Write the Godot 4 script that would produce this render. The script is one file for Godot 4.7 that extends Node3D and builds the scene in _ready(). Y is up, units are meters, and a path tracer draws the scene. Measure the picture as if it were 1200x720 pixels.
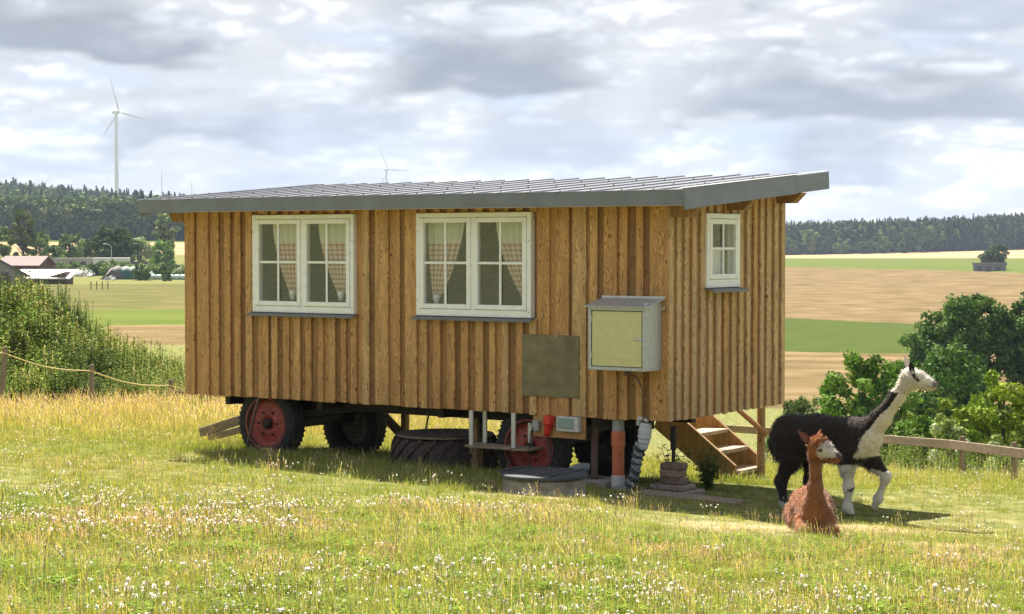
extends Node3D

# ------------------------------------------------------------------ mesh builder
class G:
	var v := PackedVector3Array()
	var n := PackedVector3Array()
	var uv := PackedVector2Array()
	var c := PackedColorArray()
	var ix := PackedInt32Array()
	var col := Color(1, 1, 1)
	var uvo := Vector2.ZERO
	var colored := false

	func vert(p: Vector3, nn: Vector3, t := Vector2.ZERO) -> int:
		v.append(p); n.append(nn); uv.append(t + uvo); c.append(col)
		return v.size() - 1

	func tri(a: Vector3, b: Vector3, d: Vector3, nn = null) -> void:
		var q = (b - a).cross(d - a)
		if q.length_squared() < 1e-16: return
		var flip: bool = nn != null and q.dot(nn) < 0.0
		q = q.normalized() if nn == null else nn
		var i := vert(a, q, Vector2(a.x + a.z, a.y))
		vert(b, q, Vector2(b.x + b.z, b.y)); vert(d, q, Vector2(d.x + d.z, d.y))
		ix.append_array(PackedInt32Array([i, i + 1, i + 2] if flip else [i, i + 2, i + 1]))

	func quad(a: Vector3, b: Vector3, d: Vector3, e: Vector3, ta := Vector2(0, 0), tb := Vector2(1, 0), td := Vector2(1, 1), te := Vector2(0, 1), nn = null) -> void:
		var q = (b - a).cross(d - a)
		if q.length_squared() < 1e-16: q = (d - a).cross(e - a)
		var flip: bool = nn != null and q.dot(nn) < 0.0
		q = q.normalized() if nn == null else nn
		var i := vert(a, q, ta)
		vert(b, q, tb); vert(d, q, td); vert(e, q, te)
		ix.append_array(PackedInt32Array([i, i + 1, i + 2, i, i + 2, i + 3] if flip else [i, i + 2, i + 1, i, i + 3, i + 2]))

	# box between lo and hi with bevelled edges; uv in metres, v along the longest axis
	func box(lo: Vector3, hi: Vector3, bev := 0.003, xf := Transform3D.IDENTITY, slant := 0.0) -> void:
		var ctr := (lo + hi) * 0.5
		var h := (hi - lo) * 0.5
		bev = minf(bev, minf(h.x, minf(h.y, h.z)) * 0.6)
		var ax := 0
		if h.y >= h.x and h.y >= h.z: ax = 1
		elif h.z >= h.x: ax = 2
		for a in 3:
			var b := (a + 1) % 3
			var d := (a + 2) % 3
			for s in [-1.0, 1.0]:
				var P := []
				for k in [[-1, -1], [1, -1], [1, 1], [-1, 1]]:
					var p := Vector3()
					p[a] = s * h[a]; p[b] = k[0] * (h[b] - bev); p[d] = k[1] * (h[d] - bev)
					P.append(p)
				if s < 0: P.reverse()
				_face(P, ctr, ax, xf, slant)
		if bev <= 0.0: return
		for a in 3:
			var b := (a + 1) % 3
			var d := (a + 2) % 3
			for sb in [-1.0, 1.0]:
				for sd in [-1.0, 1.0]:
					var p0 := Vector3(); var p1 := Vector3()
					p0[b] = sb * h[b]; p0[d] = sd * (h[d] - bev)
					p1[b] = sb * (h[b] - bev); p1[d] = sd * h[d]
					var e := Vector3(); e[a] = h[a] - bev
					var P := [p0 - e, p0 + e, p1 + e, p1 - e]
					var o := Vector3(); o[b] = sb; o[d] = sd
					if (P[1] - P[0]).cross(P[2] - P[0]).dot(o) < 0: P.reverse()
					_face(P, ctr, ax, xf, slant)

	func _face(P: Array, ctr: Vector3, ax: int, xf: Transform3D, slant: float) -> void:
		var T := []
		var Q := []
		for p in P:
			var w: Vector3 = p + ctr
			if slant != 0.0 and p.y > 0: w.y -= slant * w.z
			var t := Vector2(w.x + w.z, w.y)
			if ax == 0: t = Vector2(w.y + w.z, w.x)
			elif ax == 2: t = Vector2(w.x + w.y, w.z)
			T.append(t); Q.append(xf * w)
		quad(Q[0], Q[1], Q[2], Q[3], T[0], T[1], T[2], T[3])

	# beam between two points, rectangular section w (across) by h (up)
	func beam(a: Vector3, b: Vector3, w: float, h: float, bev := 0.003, upv := Vector3.UP) -> void:
		var z := (b - a)
		var l := z.length()
		z /= l
		var x := upv.cross(z)
		if x.length() < 1e-3: x = Vector3.RIGHT
		x = x.normalized()
		var y := z.cross(x)
		box(Vector3(-w / 2, -h / 2, -l / 2), Vector3(w / 2, h / 2, l / 2), bev, Transform3D(Basis(x, y, z), (a + b) / 2))

	func tube(P: Array, R: Array, sides := 8, cap := true) -> void:
		var last := Vector3.ZERO
		var base := v.size()
		var L := 0.0
		for i in P.size():
			var d: Vector3 = (P[mini(i + 1, P.size() - 1)] - P[maxi(i - 1, 0)]).normalized()
			if last == Vector3.ZERO:
				last = d.cross(Vector3(0.31, 0.1, 0.94)).normalized()
			var x := (last - d * last.dot(d)).normalized()
			last = x
			var y := d.cross(x)
			if i > 0: L += (P[i] - P[i - 1]).length()
			for k in sides + 1:
				var t := TAU * k / sides
				var o := x * cos(t) + y * sin(t)
				vert(P[i] + o * R[i], o, Vector2(float(k) / sides * R[0] * 6.28, L))
		for i in P.size() - 1:
			for k in sides:
				var a := base + i * (sides + 1) + k
				var b := a + sides + 1
				ix.append_array(PackedInt32Array([a, b, a + 1, a + 1, b, b + 1]))
		if cap:
			for e in 2:
				var i := 0 if e == 0 else P.size() - 1
				if R[i] < 0.0015: continue
				var d: Vector3 = (P[0] - P[1]).normalized() if e == 0 else (P[i] - P[i - 1]).normalized()
				var m := vert(P[i], d)
				var ring := []
				for k in sides + 1:
					ring.append(vert(v[base + i * (sides + 1) + k], d))
				for k in sides:
					ix.append_array(PackedInt32Array([m, ring[k], ring[k + 1]] if e == 0 else [m, ring[k + 1], ring[k]]))

	# profile of (radius, height) turned round the y axis of xf
	func lathe(pr: Array, xf := Transform3D.IDENTITY, sides := 24, hard := false) -> void:
		for i in pr.size() - 1:
			var a: Vector2 = pr[i]
			var b: Vector2 = pr[i + 1]
			var nn := Vector2(b.y - a.y, a.x - b.x).normalized()
			var na := nn
			var nb := nn
			if not hard:
				if i > 0: na = (nn + Vector2(a.y - pr[i - 1].y, pr[i - 1].x - a.x).normalized()).normalized()
				if i < pr.size() - 2: nb = (nn + Vector2(pr[i + 2].y - b.y, b.x - pr[i + 2].x).normalized()).normalized()
			var s := v.size()
			for k in sides + 1:
				var t := TAU * k / sides
				var o := Vector3(cos(t), 0, sin(t))
				vert(xf * (o * a.x + Vector3(0, a.y, 0)), xf.basis * (o * na.x + Vector3(0, na.y, 0)), Vector2(float(k) / sides, a.y))
				vert(xf * (o * b.x + Vector3(0, b.y, 0)), xf.basis * (o * nb.x + Vector3(0, nb.y, 0)), Vector2(float(k) / sides, b.y))
			for k in sides:
				var q := s + k * 2
				ix.append_array(PackedInt32Array([q, q + 2, q + 1, q + 1, q + 2, q + 3]))

	# flat polygon (x, y) extruded from z0 to z1
	func prism(pg: Array, z0: float, z1: float, xf := Transform3D.IDENTITY) -> void:
		var pk := PackedVector2Array(pg)
		if not Geometry2D.is_polygon_clockwise(pk): pass
		else: pk.reverse()
		var t := Geometry2D.triangulate_polygon(pk)
		for i in range(0, t.size(), 3):
			var P := []
			for k in 3: P.append(pk[t[i + k]])
			if (P[1] - P[0]).cross(P[2] - P[0]) < 0: P.reverse()
			tri(xf * Vector3(P[0].x, P[0].y, z1), xf * Vector3(P[1].x, P[1].y, z1), xf * Vector3(P[2].x, P[2].y, z1))
			tri(xf * Vector3(P[2].x, P[2].y, z0), xf * Vector3(P[1].x, P[1].y, z0), xf * Vector3(P[0].x, P[0].y, z0))
		for i in pk.size():
			var a := pk[i]
			var b := pk[(i + 1) % pk.size()]
			quad(xf * Vector3(a.x, a.y, z0), xf * Vector3(b.x, b.y, z0), xf * Vector3(b.x, b.y, z1), xf * Vector3(a.x, a.y, z1), Vector2(0, 0), Vector2((b - a).length(), 0), Vector2((b - a).length(), z1 - z0), Vector2(0, z1 - z0))

	func mesh() -> ArrayMesh:
		var A := []
		A.resize(Mesh.ARRAY_MAX)
		A[Mesh.ARRAY_VERTEX] = v; A[Mesh.ARRAY_NORMAL] = n; A[Mesh.ARRAY_TEX_UV] = uv; A[Mesh.ARRAY_INDEX] = ix
		if colored: A[Mesh.ARRAY_COLOR] = c
		var m := ArrayMesh.new()
		m.add_surface_from_arrays(Mesh.PRIMITIVE_TRIANGLES, A)
		return m

# ------------------------------------------------------------------ scene helpers
var M := {}
var used := {}
var rng := RandomNumberGenerator.new()
var nz := FastNoiseLite.new()

func rnd(a: float, b: float) -> float:
	return rng.randf_range(a, b)

func numbered(s: String) -> String:
	used[s] = used.get(s, -1) + 1
	return s if used[s] == 0 else "%s_%03d" % [s, used[s]]

func thing(called: String, label: String, category: String, at := Vector3.ZERO, turn := 0.0, group := "") -> Node3D:
	var o := Node3D.new()
	o.name = numbered(called)
	add_child(o)
	o.position = at
	o.rotation.y = turn
	tag(o, label, category, group)
	return o

func tag(o: Node3D, label: String, category: String, group := "", kind := "") -> Node3D:
	if label: o.set_meta("label", label)
	if category: o.set_meta("category", category)
	if group: o.set_meta("group", group)
	if kind: o.set_meta("kind", kind)
	return o

func put(g, called: String, m: Material, parent: Node3D = null) -> MeshInstance3D:
	var o := MeshInstance3D.new()
	o.mesh = g.mesh() if g is G else g
	o.material_override = m
	if parent:
		o.name = called
		parent.add_child(o, true)
	else:
		o.name = numbered(called)
		add_child(o)
	return o

func group_node(called: String, parent: Node3D) -> Node3D:
	var o := Node3D.new()
	o.name = called
	parent.add_child(o, true)
	return o

func structure(o: Node3D, label := "") -> Node3D:
	o.set_meta("kind", "structure")
	if label: o.set_meta("label", label)
	return o

func mat(color: Color, rough := 0.8, metal := 0.0) -> StandardMaterial3D:
	var m := StandardMaterial3D.new()
	m.albedo_color = color
	m.roughness = rough
	m.metallic = metal
	return m

func vmat(rough := 0.8, back := Color.BLACK) -> StandardMaterial3D:
	var m := mat(Color(1, 1, 1), rough)
	m.vertex_color_use_as_albedo = true
	m.metallic_specular = 0.12
	if back != Color.BLACK:
		m.backlight_enabled = true
		m.backlight = back
	return m

func noise_tex(freq: float, oct: int, sd: int, lo: Color, hi: Color, size := 256, curve := 1.0) -> ImageTexture:
	var f := FastNoiseLite.new()
	f.noise_type = FastNoiseLite.TYPE_SIMPLEX_SMOOTH
	f.frequency = freq
	f.fractal_octaves = oct
	f.seed = sd
	var im := f.get_seamless_image(size, size)
	im.convert(Image.FORMAT_RGB8)
	var d := im.get_data()
	var lut := []
	for i in 256:
		var q := lo.lerp(hi, pow(i / 255.0, curve))
		lut.append([int(q.r * 255), int(q.g * 255), int(q.b * 255)])
	for i in range(0, d.size(), 3):
		var l: Array = lut[d[i]]
		d[i] = l[0]; d[i + 1] = l[1]; d[i + 2] = l[2]
	return ImageTexture.create_from_image(Image.create_from_data(size, size, false, Image.FORMAT_RGB8, d))

func tri_tex(m: StandardMaterial3D, t: Texture2D, s: float, world := true) -> StandardMaterial3D:
	m.albedo_texture = t
	m.uv1_triplanar = true
	m.uv1_world_triplanar = world
	m.uv1_scale = Vector3(s, s, s)
	return m

func lin(r: float, g: float, b: float) -> Color:
	return Color(r, g, b).linear_to_srgb()

# ------------------------------------------------------------------ terrain (d = metres ahead of the camera = -z)
const EYE := 2.4
var RP := [[0, 1.0], [18, 2.5], [26, 3.25], [33, 4.15], [45, 5.7], [60, 7.3], [85, 9.2], [110, 10.4], [150, 10.7], [300, 11.3], [550, 7.6], [1100, 6.0], [1400, 0.0], [2500, -30.0], [7000, -40.0]]
var LP := [[0, 1.3], [30, 2.7], [40, 3.3], [60, 4.2], [100, 5.2], [150, 5.9], [300, 5.6], [500, 2.4], [760, -1.7], [900, -6.0], [1100, -16.0], [1300, -27.0], [1500, -33.0], [2500, -45.0], [7000, -60.0]]

func prof(T: Array, r: float) -> float:
	for i in range(1, T.size()):
		if r < T[i][0]:
			var t: float = (r - T[i - 1][0]) / (T[i][0] - T[i - 1][0])
			return lerpf(T[i - 1][1], T[i][1], t)
	return T[-1][1]

func ground(x: float, z: float) -> float:
	var d := -z
	var r := sqrt(x * x + d * d)
	var near := 1.32 + 0.045 * x + 0.058 * d + 0.09 * exp(-((x - 3.7) * (x - 3.7) + (d - 17.6) * (d - 17.6)) / 4.0)
	near = maxf(near, -7.0)
	var h := near
	if r > 16.0:
		var a := x / maxf(r, 1.0)
		var w := smoothstep(-0.08, 0.1, a)
		var far := lerpf(prof(LP, r), prof(RP, r), w)
		if r > 700.0: far += clampf(a + 0.27, 0.0, 0.2) * 120.0 * (1.0 - w) * smoothstep(850.0, 1300.0, r)
		if r > 800.0: far -= maxf(a - 0.13, 0.0) * 45.0 * smoothstep(900, 1300, r)
		var wf := smoothstep(-0.1, 0.45, d / r)
		far = lerpf(near if r < 150.0 else lerpf(near, -7.0, smoothstep(150, 400, r)), far, wf)
		h = lerpf(near, far, smoothstep(18.0, 40.0, r))
		if d > 30 and d < 75 and x < -3:
			h -= 1.6 * smoothstep(38.0, 50.0, d) * smoothstep(75.0, 58.0, d) * smoothstep(-0.175, -0.27, x / d)
	if r < 400: h += 0.03 * nz.get_noise_2d(x * 40.0, z * 40.0) * smoothstep(4.0, 12.0, r)
	return EYE - h

func on(x: float, d: float, up := 0.0) -> Vector3:
	return Vector3(x, ground(x, -d) + up, -d)

# ------------------------------------------------------------------ start
func _ready() -> void:
	rng.seed = 4711
	nz.seed = 9
	nz.frequency = 0.02
	# camera
	var cam := Camera3D.new()
	cam.name = "camera"
	cam.fov = 18.51
	cam.near = 0.1
	cam.far = 12000.0
	cam.position = Vector3(0, EYE, 0)
	cam.rotation.x = -atan(72.0 / 2210.0)
	add_child(cam)
	# sky, sun, exposure
	var env := Environment.new()
	env.background_mode = Environment.BG_SKY
	env.tonemap_mode = Environment.TONE_MAPPER_LINEAR
	env.tonemap_exposure = 3.25
	env.sdfgi_enabled = true
	env.ssao_enabled = true
	env.ssil_enabled = true
	var sky := Sky.new()
	var sm := PanoramaSkyMaterial.new()
	sm.panorama = make_sky()
	sm.energy_multiplier = 0.455
	sky.sky_material = sm
	env.sky = sky
	env.fog_enabled = true
	env.fog_density = 0.00013
	env.fog_light_color = Color(0.80, 0.88, 1.0)
	var we := WorldEnvironment.new()
	we.name = "environment"
	we.environment = env
	add_child(we)
	var sun := DirectionalLight3D.new()
	sun.name = "sun"
	sun.light_energy = 1.6
	sun.light_color = Color(1.0, 0.955, 0.89)
	sun.light_angular_distance = 0.6
	sun.shadow_enabled = true
	add_child(sun)
	sun.look_at_from_position(Vector3(-0.25, 1.0, -0.72) * 50.0, Vector3.ZERO, Vector3.UP)

	materials()
	terrain()
	fields()
	house()
	stairs()
	under_house()
	fences()
	farm()
	near_trees()
	forests()
	turbines()
	llama()
	alpaca()
	weeds()
	meadow()

# ------------------------------------------------------------------ sky
func make_sky() -> ImageTexture:
	var W := 4096
	var H := 2048
	var r2 := RandomNumberGenerator.new()
	r2.seed = 77
	var fa := FastNoiseLite.new(); fa.seed = 12; fa.noise_type = FastNoiseLite.TYPE_PERLIN; fa.frequency = 1.0; fa.fractal_octaves = 5; fa.fractal_gain = 0.52; fa.fractal_type = FastNoiseLite.FRACTAL_RIDGED
	var fb := FastNoiseLite.new(); fb.seed = 15; fb.noise_type = FastNoiseLite.TYPE_PERLIN; fb.frequency = 1.0; fb.fractal_octaves = 3
	# clouds: azimuth, half width, elevation of the base, height (degrees), tone of the base
	var C := [
		[-13.2, 5.6, 5.5, 1.5, 0.27], [-0.8, 4.6, 4.5, 2.0, 0.26], [10.4, 7.4, 3.55, 1.7, 0.28], [4.0, 4.2, 7.1, 1.2, 0.31], [-9.6, 3.8, 2.75, 1.2, 0.36],
		[1.2, 3.4, 2.4, 1.3, 0.44], [9.8, 2.6, 1.8, 1.4, 0.34], [-6.8, 2.8, 1.35, 0.6, 0.49], [-13.4, 2.8, 1.9, 0.7, 0.49], [13.2, 3.4, 6.1, 1.1, 0.45], [-4.6, 2.4, 3.2, 1.0, 0.47]]
	var el := 0.6
	while el < 80.0:
		var step := 0.75 + el * 0.22
		var wd := (2.6 + el * 0.45) / maxf(cos(deg_to_rad(el)), 0.2)
		var az := -180.0 + r2.randf() * wd
		while az < 180.0:
			if absf(az) > 18.0 or el > 9.0:
				C.append([az, wd * r2.randf_range(0.8, 1.5), el + r2.randf_range(-0.3, 0.3) * step, step * r2.randf_range(0.7, 1.3), r2.randf_range(0.28, 0.48)])
			az += wd * r2.randf_range(1.2, 2.2)
		el += step
	# near clouds stand higher in the sky and before those farther off
	C.sort_custom(func(a, b): return a[2] < b[2])
	var bins := []
	for i in 360: bins.append([])
	for k in C.size():
		var q: Array = C[k]
		var a0 := int(floor(q[0] - q[1] * 1.3 - 1)) + 180
		var a1 := int(ceil(q[0] + q[1] * 1.3 + 1)) + 180
		if a1 - a0 >= 360: a1 = a0 + 359
		for i in range(a0, a1 + 1): bins[posmod(i, 360)].append(q)
	# the low sky ahead in full detail, the rest more coarsely
	var full := Image.create(W, H, false, Image.FORMAT_RGBF)
	full.fill(Color(0.62, 0.68, 0.74))
	var high := sky_part(W, H, 0, W, 0, 900, 8, fa, fb, bins)
	high.resize(W, 900, Image.INTERPOLATE_CUBIC)
	full.blit_rect(high, Rect2i(0, 0, W, 900), Vector2i(0, 0))
	var low := sky_part(W, H, 0, W, 900, 1028, 4, fa, fb, bins)
	low.resize(W, 128, Image.INTERPOLATE_CUBIC)
	full.blit_rect(low, Rect2i(0, 0, W, 128), Vector2i(0, 900))
	for x0 in [0, W - 290]:
		full.blit_rect(sky_part(W, H, x0, x0 + 290, 900, 1028, 1, fa, fb, bins), Rect2i(0, 0, 290, 128), Vector2i(x0, 900))
	return ImageTexture.create_from_image(full)

func sky_part(W: int, H: int, x0: int, x1: int, y0: int, y1: int, st: int, fa: FastNoiseLite, fb: FastNoiseLite, bins: Array) -> Image:
	var w := (x1 - x0) / st
	var h := (y1 - y0) / st
	var D := PackedFloat32Array()
	D.resize(w * h * 3)
	for j in h:
		var e := 90.0 - (y0 + (j + 0.5) * st) / H * 180.0
		var ce := cos(deg_to_rad(e))
		var per := 1.0 + maxf(e, 0.0) * 0.10
		for i in w:
			var az := (fposmod((x0 + (i + 0.5) * st) / W + 0.5, 1.0) - 0.5) * 360.0
			var ar := deg_to_rad(az)
			# noise looked up on the sphere so that it closes behind the camera
			var ox := sin(ar) * ce * 57.3 / per
			var oz := cos(ar) * ce * 57.3 / per
			var oy := e / per
			var w1 := fb.get_noise_3d(ox * 0.5 + 40.0, oy * 0.7, oz * 0.5) * 0.9
			var w2 := fb.get_noise_3d(ox * 0.5, oy * 0.6 + 50.0, oz * 0.5) * 0.8
			var n2 := fb.get_noise_3d(ox * 0.22, oy * 0.35 + 20.0, oz * 0.22)
			var px := (ox + w1 * cos(ar)) * 0.34
			var pz := (oz - w1 * sin(ar)) * 0.34
			var py := (oy + w2) * 0.36
			var n1 := 0.35 - fa.get_noise_3d(px, py, pz)
			var nl := n1 - 0.35 + fa.get_noise_3d(px - 0.04 * cos(ar), py + 0.09, pz + 0.04 * sin(ar))
			# broken cloud with bright puffs, pale blue in its gaps
			var wv := clampf(0.56 + 0.25 * smoothstep(-0.18, 0.20, nl + 0.40 * n1) + 0.14 * smoothstep(-0.02, 0.26, nl + 0.25 * n1) + 0.12 * n2 + 0.12 * n1, 0.38, 0.88)
			var gap := smoothstep(-0.10, -0.42, n2 + 0.4 * n1) * 0.6
			var R := lerpf(wv * 0.98, 0.48, gap)
			var Gc := lerpf(wv, 0.59, gap)
			var B := lerpf(wv * 1.04, 0.77, gap)
			# grey undersides: flat and crisp below, fading upwards into the sunlit tops
			for q in bins[posmod(int(floor(az)) + 180, 360)]:
				var dx: float = (fposmod(az - q[0] + 180.0, 360.0) - 180.0 + w1 * per) / q[1]
				if absf(dx) > 1.4: continue
				var dy: float = (e + w2 * per - q[2] + 0.35 * n1 * per) / q[3] + 0.2 * dx * dx
				if dy < -0.2 or dy > 2.2: continue
				var sh: float = smoothstep(-0.12, 0.16, dy) * smoothstep(1.7, 0.3, dy - 0.3 * nl) * smoothstep(1.12, 0.5, absf(dx) - 0.35 * n1) * 0.95
				var t: float = q[4] * (1.0 + 0.18 * nl + 0.12 * n1 + 0.1 * n2)
				R = lerpf(R, t * 0.86, sh)
				Gc = lerpf(Gc, t * 0.94, sh)
				B = lerpf(B, t * 1.10, sh)
			var hz := smoothstep(1.6, 0.0, e) * 0.5
			var o := (j * w + i) * 3
			D[o] = lerpf(R, 0.61, hz); D[o + 1] = lerpf(Gc, 0.65, hz); D[o + 2] = lerpf(B, 0.71, hz)
	return Image.create_from_data(w, h, false, Image.FORMAT_RGBF, D.to_byte_array())

# ------------------------------------------------------------------ materials
func wood_image(sd: int, w: int, h: int, knots: int, dark: float) -> ImageTexture:
	var f := FastNoiseLite.new(); f.seed = sd; f.frequency = 1.0; f.fractal_octaves = 3
	var kr := RandomNumberGenerator.new(); kr.seed = sd
	var K := []
	for i in knots: K.append(Vector3(kr.randf() * w, kr.randf() * h, kr.randf_range(2.0, 5.0)))
	var D := PackedByteArray()
	D.resize(w * h * 3)
	for y in h:
		var row := []
		for k in K:
			var dy: float = y - k.y
			dy -= round(dy / h) * h
			if absf(dy) < k.z * 9.0: row.append(Vector3(k.x, dy, k.z))
		var wob := f.get_noise_2d(y * 0.006, 3.0) * 9.0
		for x in w:
			var xx := x + wob
			var kd := 0.0
			for k in row:
				var dx: float = x - k.x
				dx -= round(dx / w) * w
				var q: float = dx * dx + k.y * k.y * 0.22
				var s: float = k.z * k.z
				xx += dx * exp(-q / (s * 5.0)) * -0.7
				kd = maxf(kd, exp(-(dx * dx + k.y * k.y * 0.6) / (s * 0.7)))
			# rings that open into long arches, and fine fibre
			var g := xx * 0.055 + f.get_noise_2d(xx * 0.012, y * 0.0025) * 3.4
			var ring := fposmod(g * 2.2, 1.0)
			ring = pow(ring, 2.2)
			var fib := f.get_noise_2d(xx * 0.35, y * 0.012)
			var big := f.get_noise_2d(x * 0.02 + 90.0, y * 0.004)
			var t := 0.92 - dark * ring * 0.30 + fib * 0.15 + big * 0.11
			var r := t
			var gg := t * (1.0 - 0.05 * ring)
			var b := t * (1.0 - 0.12 * ring)
			r = lerpf(r, 0.34, kd); gg = lerpf(gg, 0.26, kd); b = lerpf(b, 0.22, kd)
			var o := (y * w + x) * 3
			D[o] = int(clampf(r, 0, 1) * 255); D[o + 1] = int(clampf(gg, 0, 1) * 255); D[o + 2] = int(clampf(b, 0, 1) * 255)
	return ImageTexture.create_from_image(Image.create_from_data(w, h, false, Image.FORMAT_RGB8, D))

func wood_mat(t: Texture2D, color: Color, rough := 0.75, sx := 1.6, sy := 0.5) -> StandardMaterial3D:
	var m := mat(color, rough)
	m.albedo_texture = t
	m.uv1_scale = Vector3(sx, sy, 1)
	m.heightmap_enabled = true
	m.heightmap_texture = t
	m.heightmap_scale = 0.12
	return m

func materials() -> void:
	var w1 := wood_image(3, 320, 640, 20, 1.0)
	M.wood_tex = w1
	M.boards = []
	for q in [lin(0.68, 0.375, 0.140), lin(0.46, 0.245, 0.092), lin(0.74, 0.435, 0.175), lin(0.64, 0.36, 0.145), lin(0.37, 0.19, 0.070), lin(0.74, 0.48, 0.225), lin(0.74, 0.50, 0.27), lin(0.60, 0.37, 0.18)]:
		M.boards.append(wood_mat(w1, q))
	M.beam = wood_mat(w1, lin(0.42, 0.24, 0.10))
	M.stair = wood_mat(w1, lin(0.46, 0.29, 0.14))
	M.tread = wood_mat(w1, lin(0.52, 0.42, 0.30))
	M.grey_wood = wood_mat(w1, lin(0.34, 0.27, 0.20), 0.9)
	M.dark_wood = wood_mat(w1, lin(0.16, 0.12, 0.085), 0.9)
	M.post = wood_mat(w1, lin(0.40, 0.27, 0.13), 0.85)
	M.inside = wood_mat(w1, lin(0.30, 0.18, 0.09), 0.8)
	var scuff := noise_tex(0.02, 4, 31, Color(0.86, 0.86, 0.86), Color(1, 1, 1))
	M.roof = tri_tex(mat(lin(0.15, 0.165, 0.20), 0.30, 0.0), scuff, 0.7)
	M.roof.metallic_specular = 0.7
	M.fascia = tri_tex(mat(lin(0.19, 0.21, 0.265), 0.38, 0.0), scuff, 0.7)
	M.sill = tri_tex(mat(lin(0.17, 0.18, 0.21), 0.45), scuff, 0.9)
	M.white = tri_tex(mat(lin(0.90, 0.90, 0.90), 0.35), noise_tex(0.03, 4, 8, Color(0.93, 0.93, 0.92), Color(1, 1, 1)), 1.1)
	M.screw = mat(lin(0.35, 0.34, 0.32), 0.35, 0.9)
	var gl := mat(Color(0.9, 0.95, 0.93, 0.10), 0.03)
	gl.transparency = BaseMaterial3D.TRANSPARENCY_ALPHA
	gl.metallic_specular = 0.9
	M.glass = gl
	M.cream_cloth = mat(lin(0.66, 0.66, 0.54), 0.95)
	M.cream_cloth.backlight_enabled = true
	M.cream_cloth.backlight = Color(0.4, 0.4, 0.36)
	M.lace = mat(lin(0.75, 0.76, 0.74), 0.95)
	var ck := Image.create(64, 64, false, Image.FORMAT_RGB8)
	for y in 64:
		for x in 64:
			var a := 1 if (x % 16) < 8 else 0
			var b := 1 if (y % 16) < 8 else 0
			var q := Color(0.90, 0.87, 0.81)
			if a + b == 1: q = Color(0.80, 0.69, 0.62)
			if a + b == 2: q = Color(0.66, 0.49, 0.43)
			if x % 16 == 12 or y % 16 == 12: q = q.darkened(0.2)
			ck.set_pixel(x, y, q)
	M.check = mat(Color(1, 1, 1), 0.95)
	M.check.albedo_texture = ImageTexture.create_from_image(ck)
	M.galv = tri_tex(mat(lin(0.56, 0.58, 0.58), 0.45, 0.35), noise_tex(0.05, 3, 12, Color(0.80, 0.81, 0.82), Color(1, 1, 1)), 2.0)
	M.alu = tri_tex(mat(lin(0.62, 0.63, 0.64), 0.4, 0.4), scuff, 2.0)
	M.door_yellow = tri_tex(mat(lin(0.62, 0.59, 0.30), 0.55), noise_tex(0.02, 4, 22, Color(0.93, 0.93, 0.90), Color(1, 1, 1)), 2.0)
	M.plate = tri_tex(mat(lin(0.235, 0.195, 0.125), 0.38, 0.35), noise_tex(0.012, 5, 41, Color(0.70, 0.72, 0.74), Color(1, 1, 1)), 1.6)
	M.tyre = tri_tex(mat(lin(0.026, 0.026, 0.028), 0.85), noise_tex(0.03, 4, 51, Color(0.6, 0.58, 0.55), Color(1, 1, 1)), 1.7)
	M.tractor = tri_tex(mat(lin(0.10, 0.075, 0.066), 0.8), noise_tex(0.03, 4, 52, Color(0.6, 0.58, 0.56), Color(1, 1, 1)), 1.7)
	M.rim = tri_tex(mat(lin(0.50, 0.075, 0.060), 0.5), noise_tex(0.03, 5, 53, Color(0.55, 0.52, 0.50), Color(1, 1, 1)), 2.2)
	M.rim_grey = tri_tex(mat(lin(0.16, 0.14, 0.12), 0.7), noise_tex(0.03, 5, 54, Color(0.5, 0.48, 0.45), Color(1, 1, 1)), 2.2)
	M.steel = tri_tex(mat(lin(0.045, 0.036, 0.032), 0.7, 0.2), noise_tex(0.03, 5, 55, Color(0.55, 0.5, 0.46), Color(1, 1, 1)), 2.2)
	M.brown_steel = tri_tex(mat(lin(0.13, 0.075, 0.06), 0.6), scuff, 2.0)
	M.orange = tri_tex(mat(lin(0.60, 0.165, 0.075), 0.5), scuff, 2.0)
	M.grey_plastic = mat(lin(0.30, 0.32, 0.34), 0.5)
	M.white_plastic = tri_tex(mat(lin(0.62, 0.63, 0.62), 0.45), scuff, 3.0)
	M.dark_plastic = mat(lin(0.045, 0.05, 0.06), 0.8)
	M.red = mat(lin(0.62, 0.03, 0.02), 0.4)
	M.black = mat(lin(0.015, 0.015, 0.016), 0.5)
	M.clear_lid = mat(lin(0.22, 0.30, 0.31), 0.15)
	M.concrete = tri_tex(mat(lin(0.44, 0.41, 0.36), 0.95), noise_tex(0.02, 6, 61, Color(0.55, 0.53, 0.50), Color(1, 1, 1)), 1.2)
	M.foil = tri_tex(mat(lin(0.40, 0.43, 0.48), 0.35, 0.5), noise_tex(0.06, 4, 62, Color(0.55, 0.56, 0.6), Color(1, 1, 1)), 3.0)
	M.bag = mat(lin(0.46, 0.49, 0.53), 0.5)
	M.corrugated = mat(lin(0.15, 0.165, 0.18), 0.5)
	M.brick = tri_tex(mat(lin(0.27, 0.19, 0.15), 0.95), noise_tex(0.04, 5, 63, Color(0.6, 0.58, 0.56), Color(1, 1, 1)), 2.0)
	M.brick3 = tri_tex(mat(lin(0.42, 0.29, 0.22), 0.95), noise_tex(0.04, 5, 66, Color(0.6, 0.58, 0.56), Color(1, 1, 1)), 2.0)
	M.brick2 = tri_tex(mat(lin(0.36, 0.31, 0.27), 0.95), noise_tex(0.04, 5, 64, Color(0.6, 0.58, 0.56), Color(1, 1, 1)), 2.0)
	M.tape = mat(lin(0.75, 0.56, 0.20), 0.6)
	M.wire = mat(lin(0.40, 0.42, 0.42), 0.4, 0.7)
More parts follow.
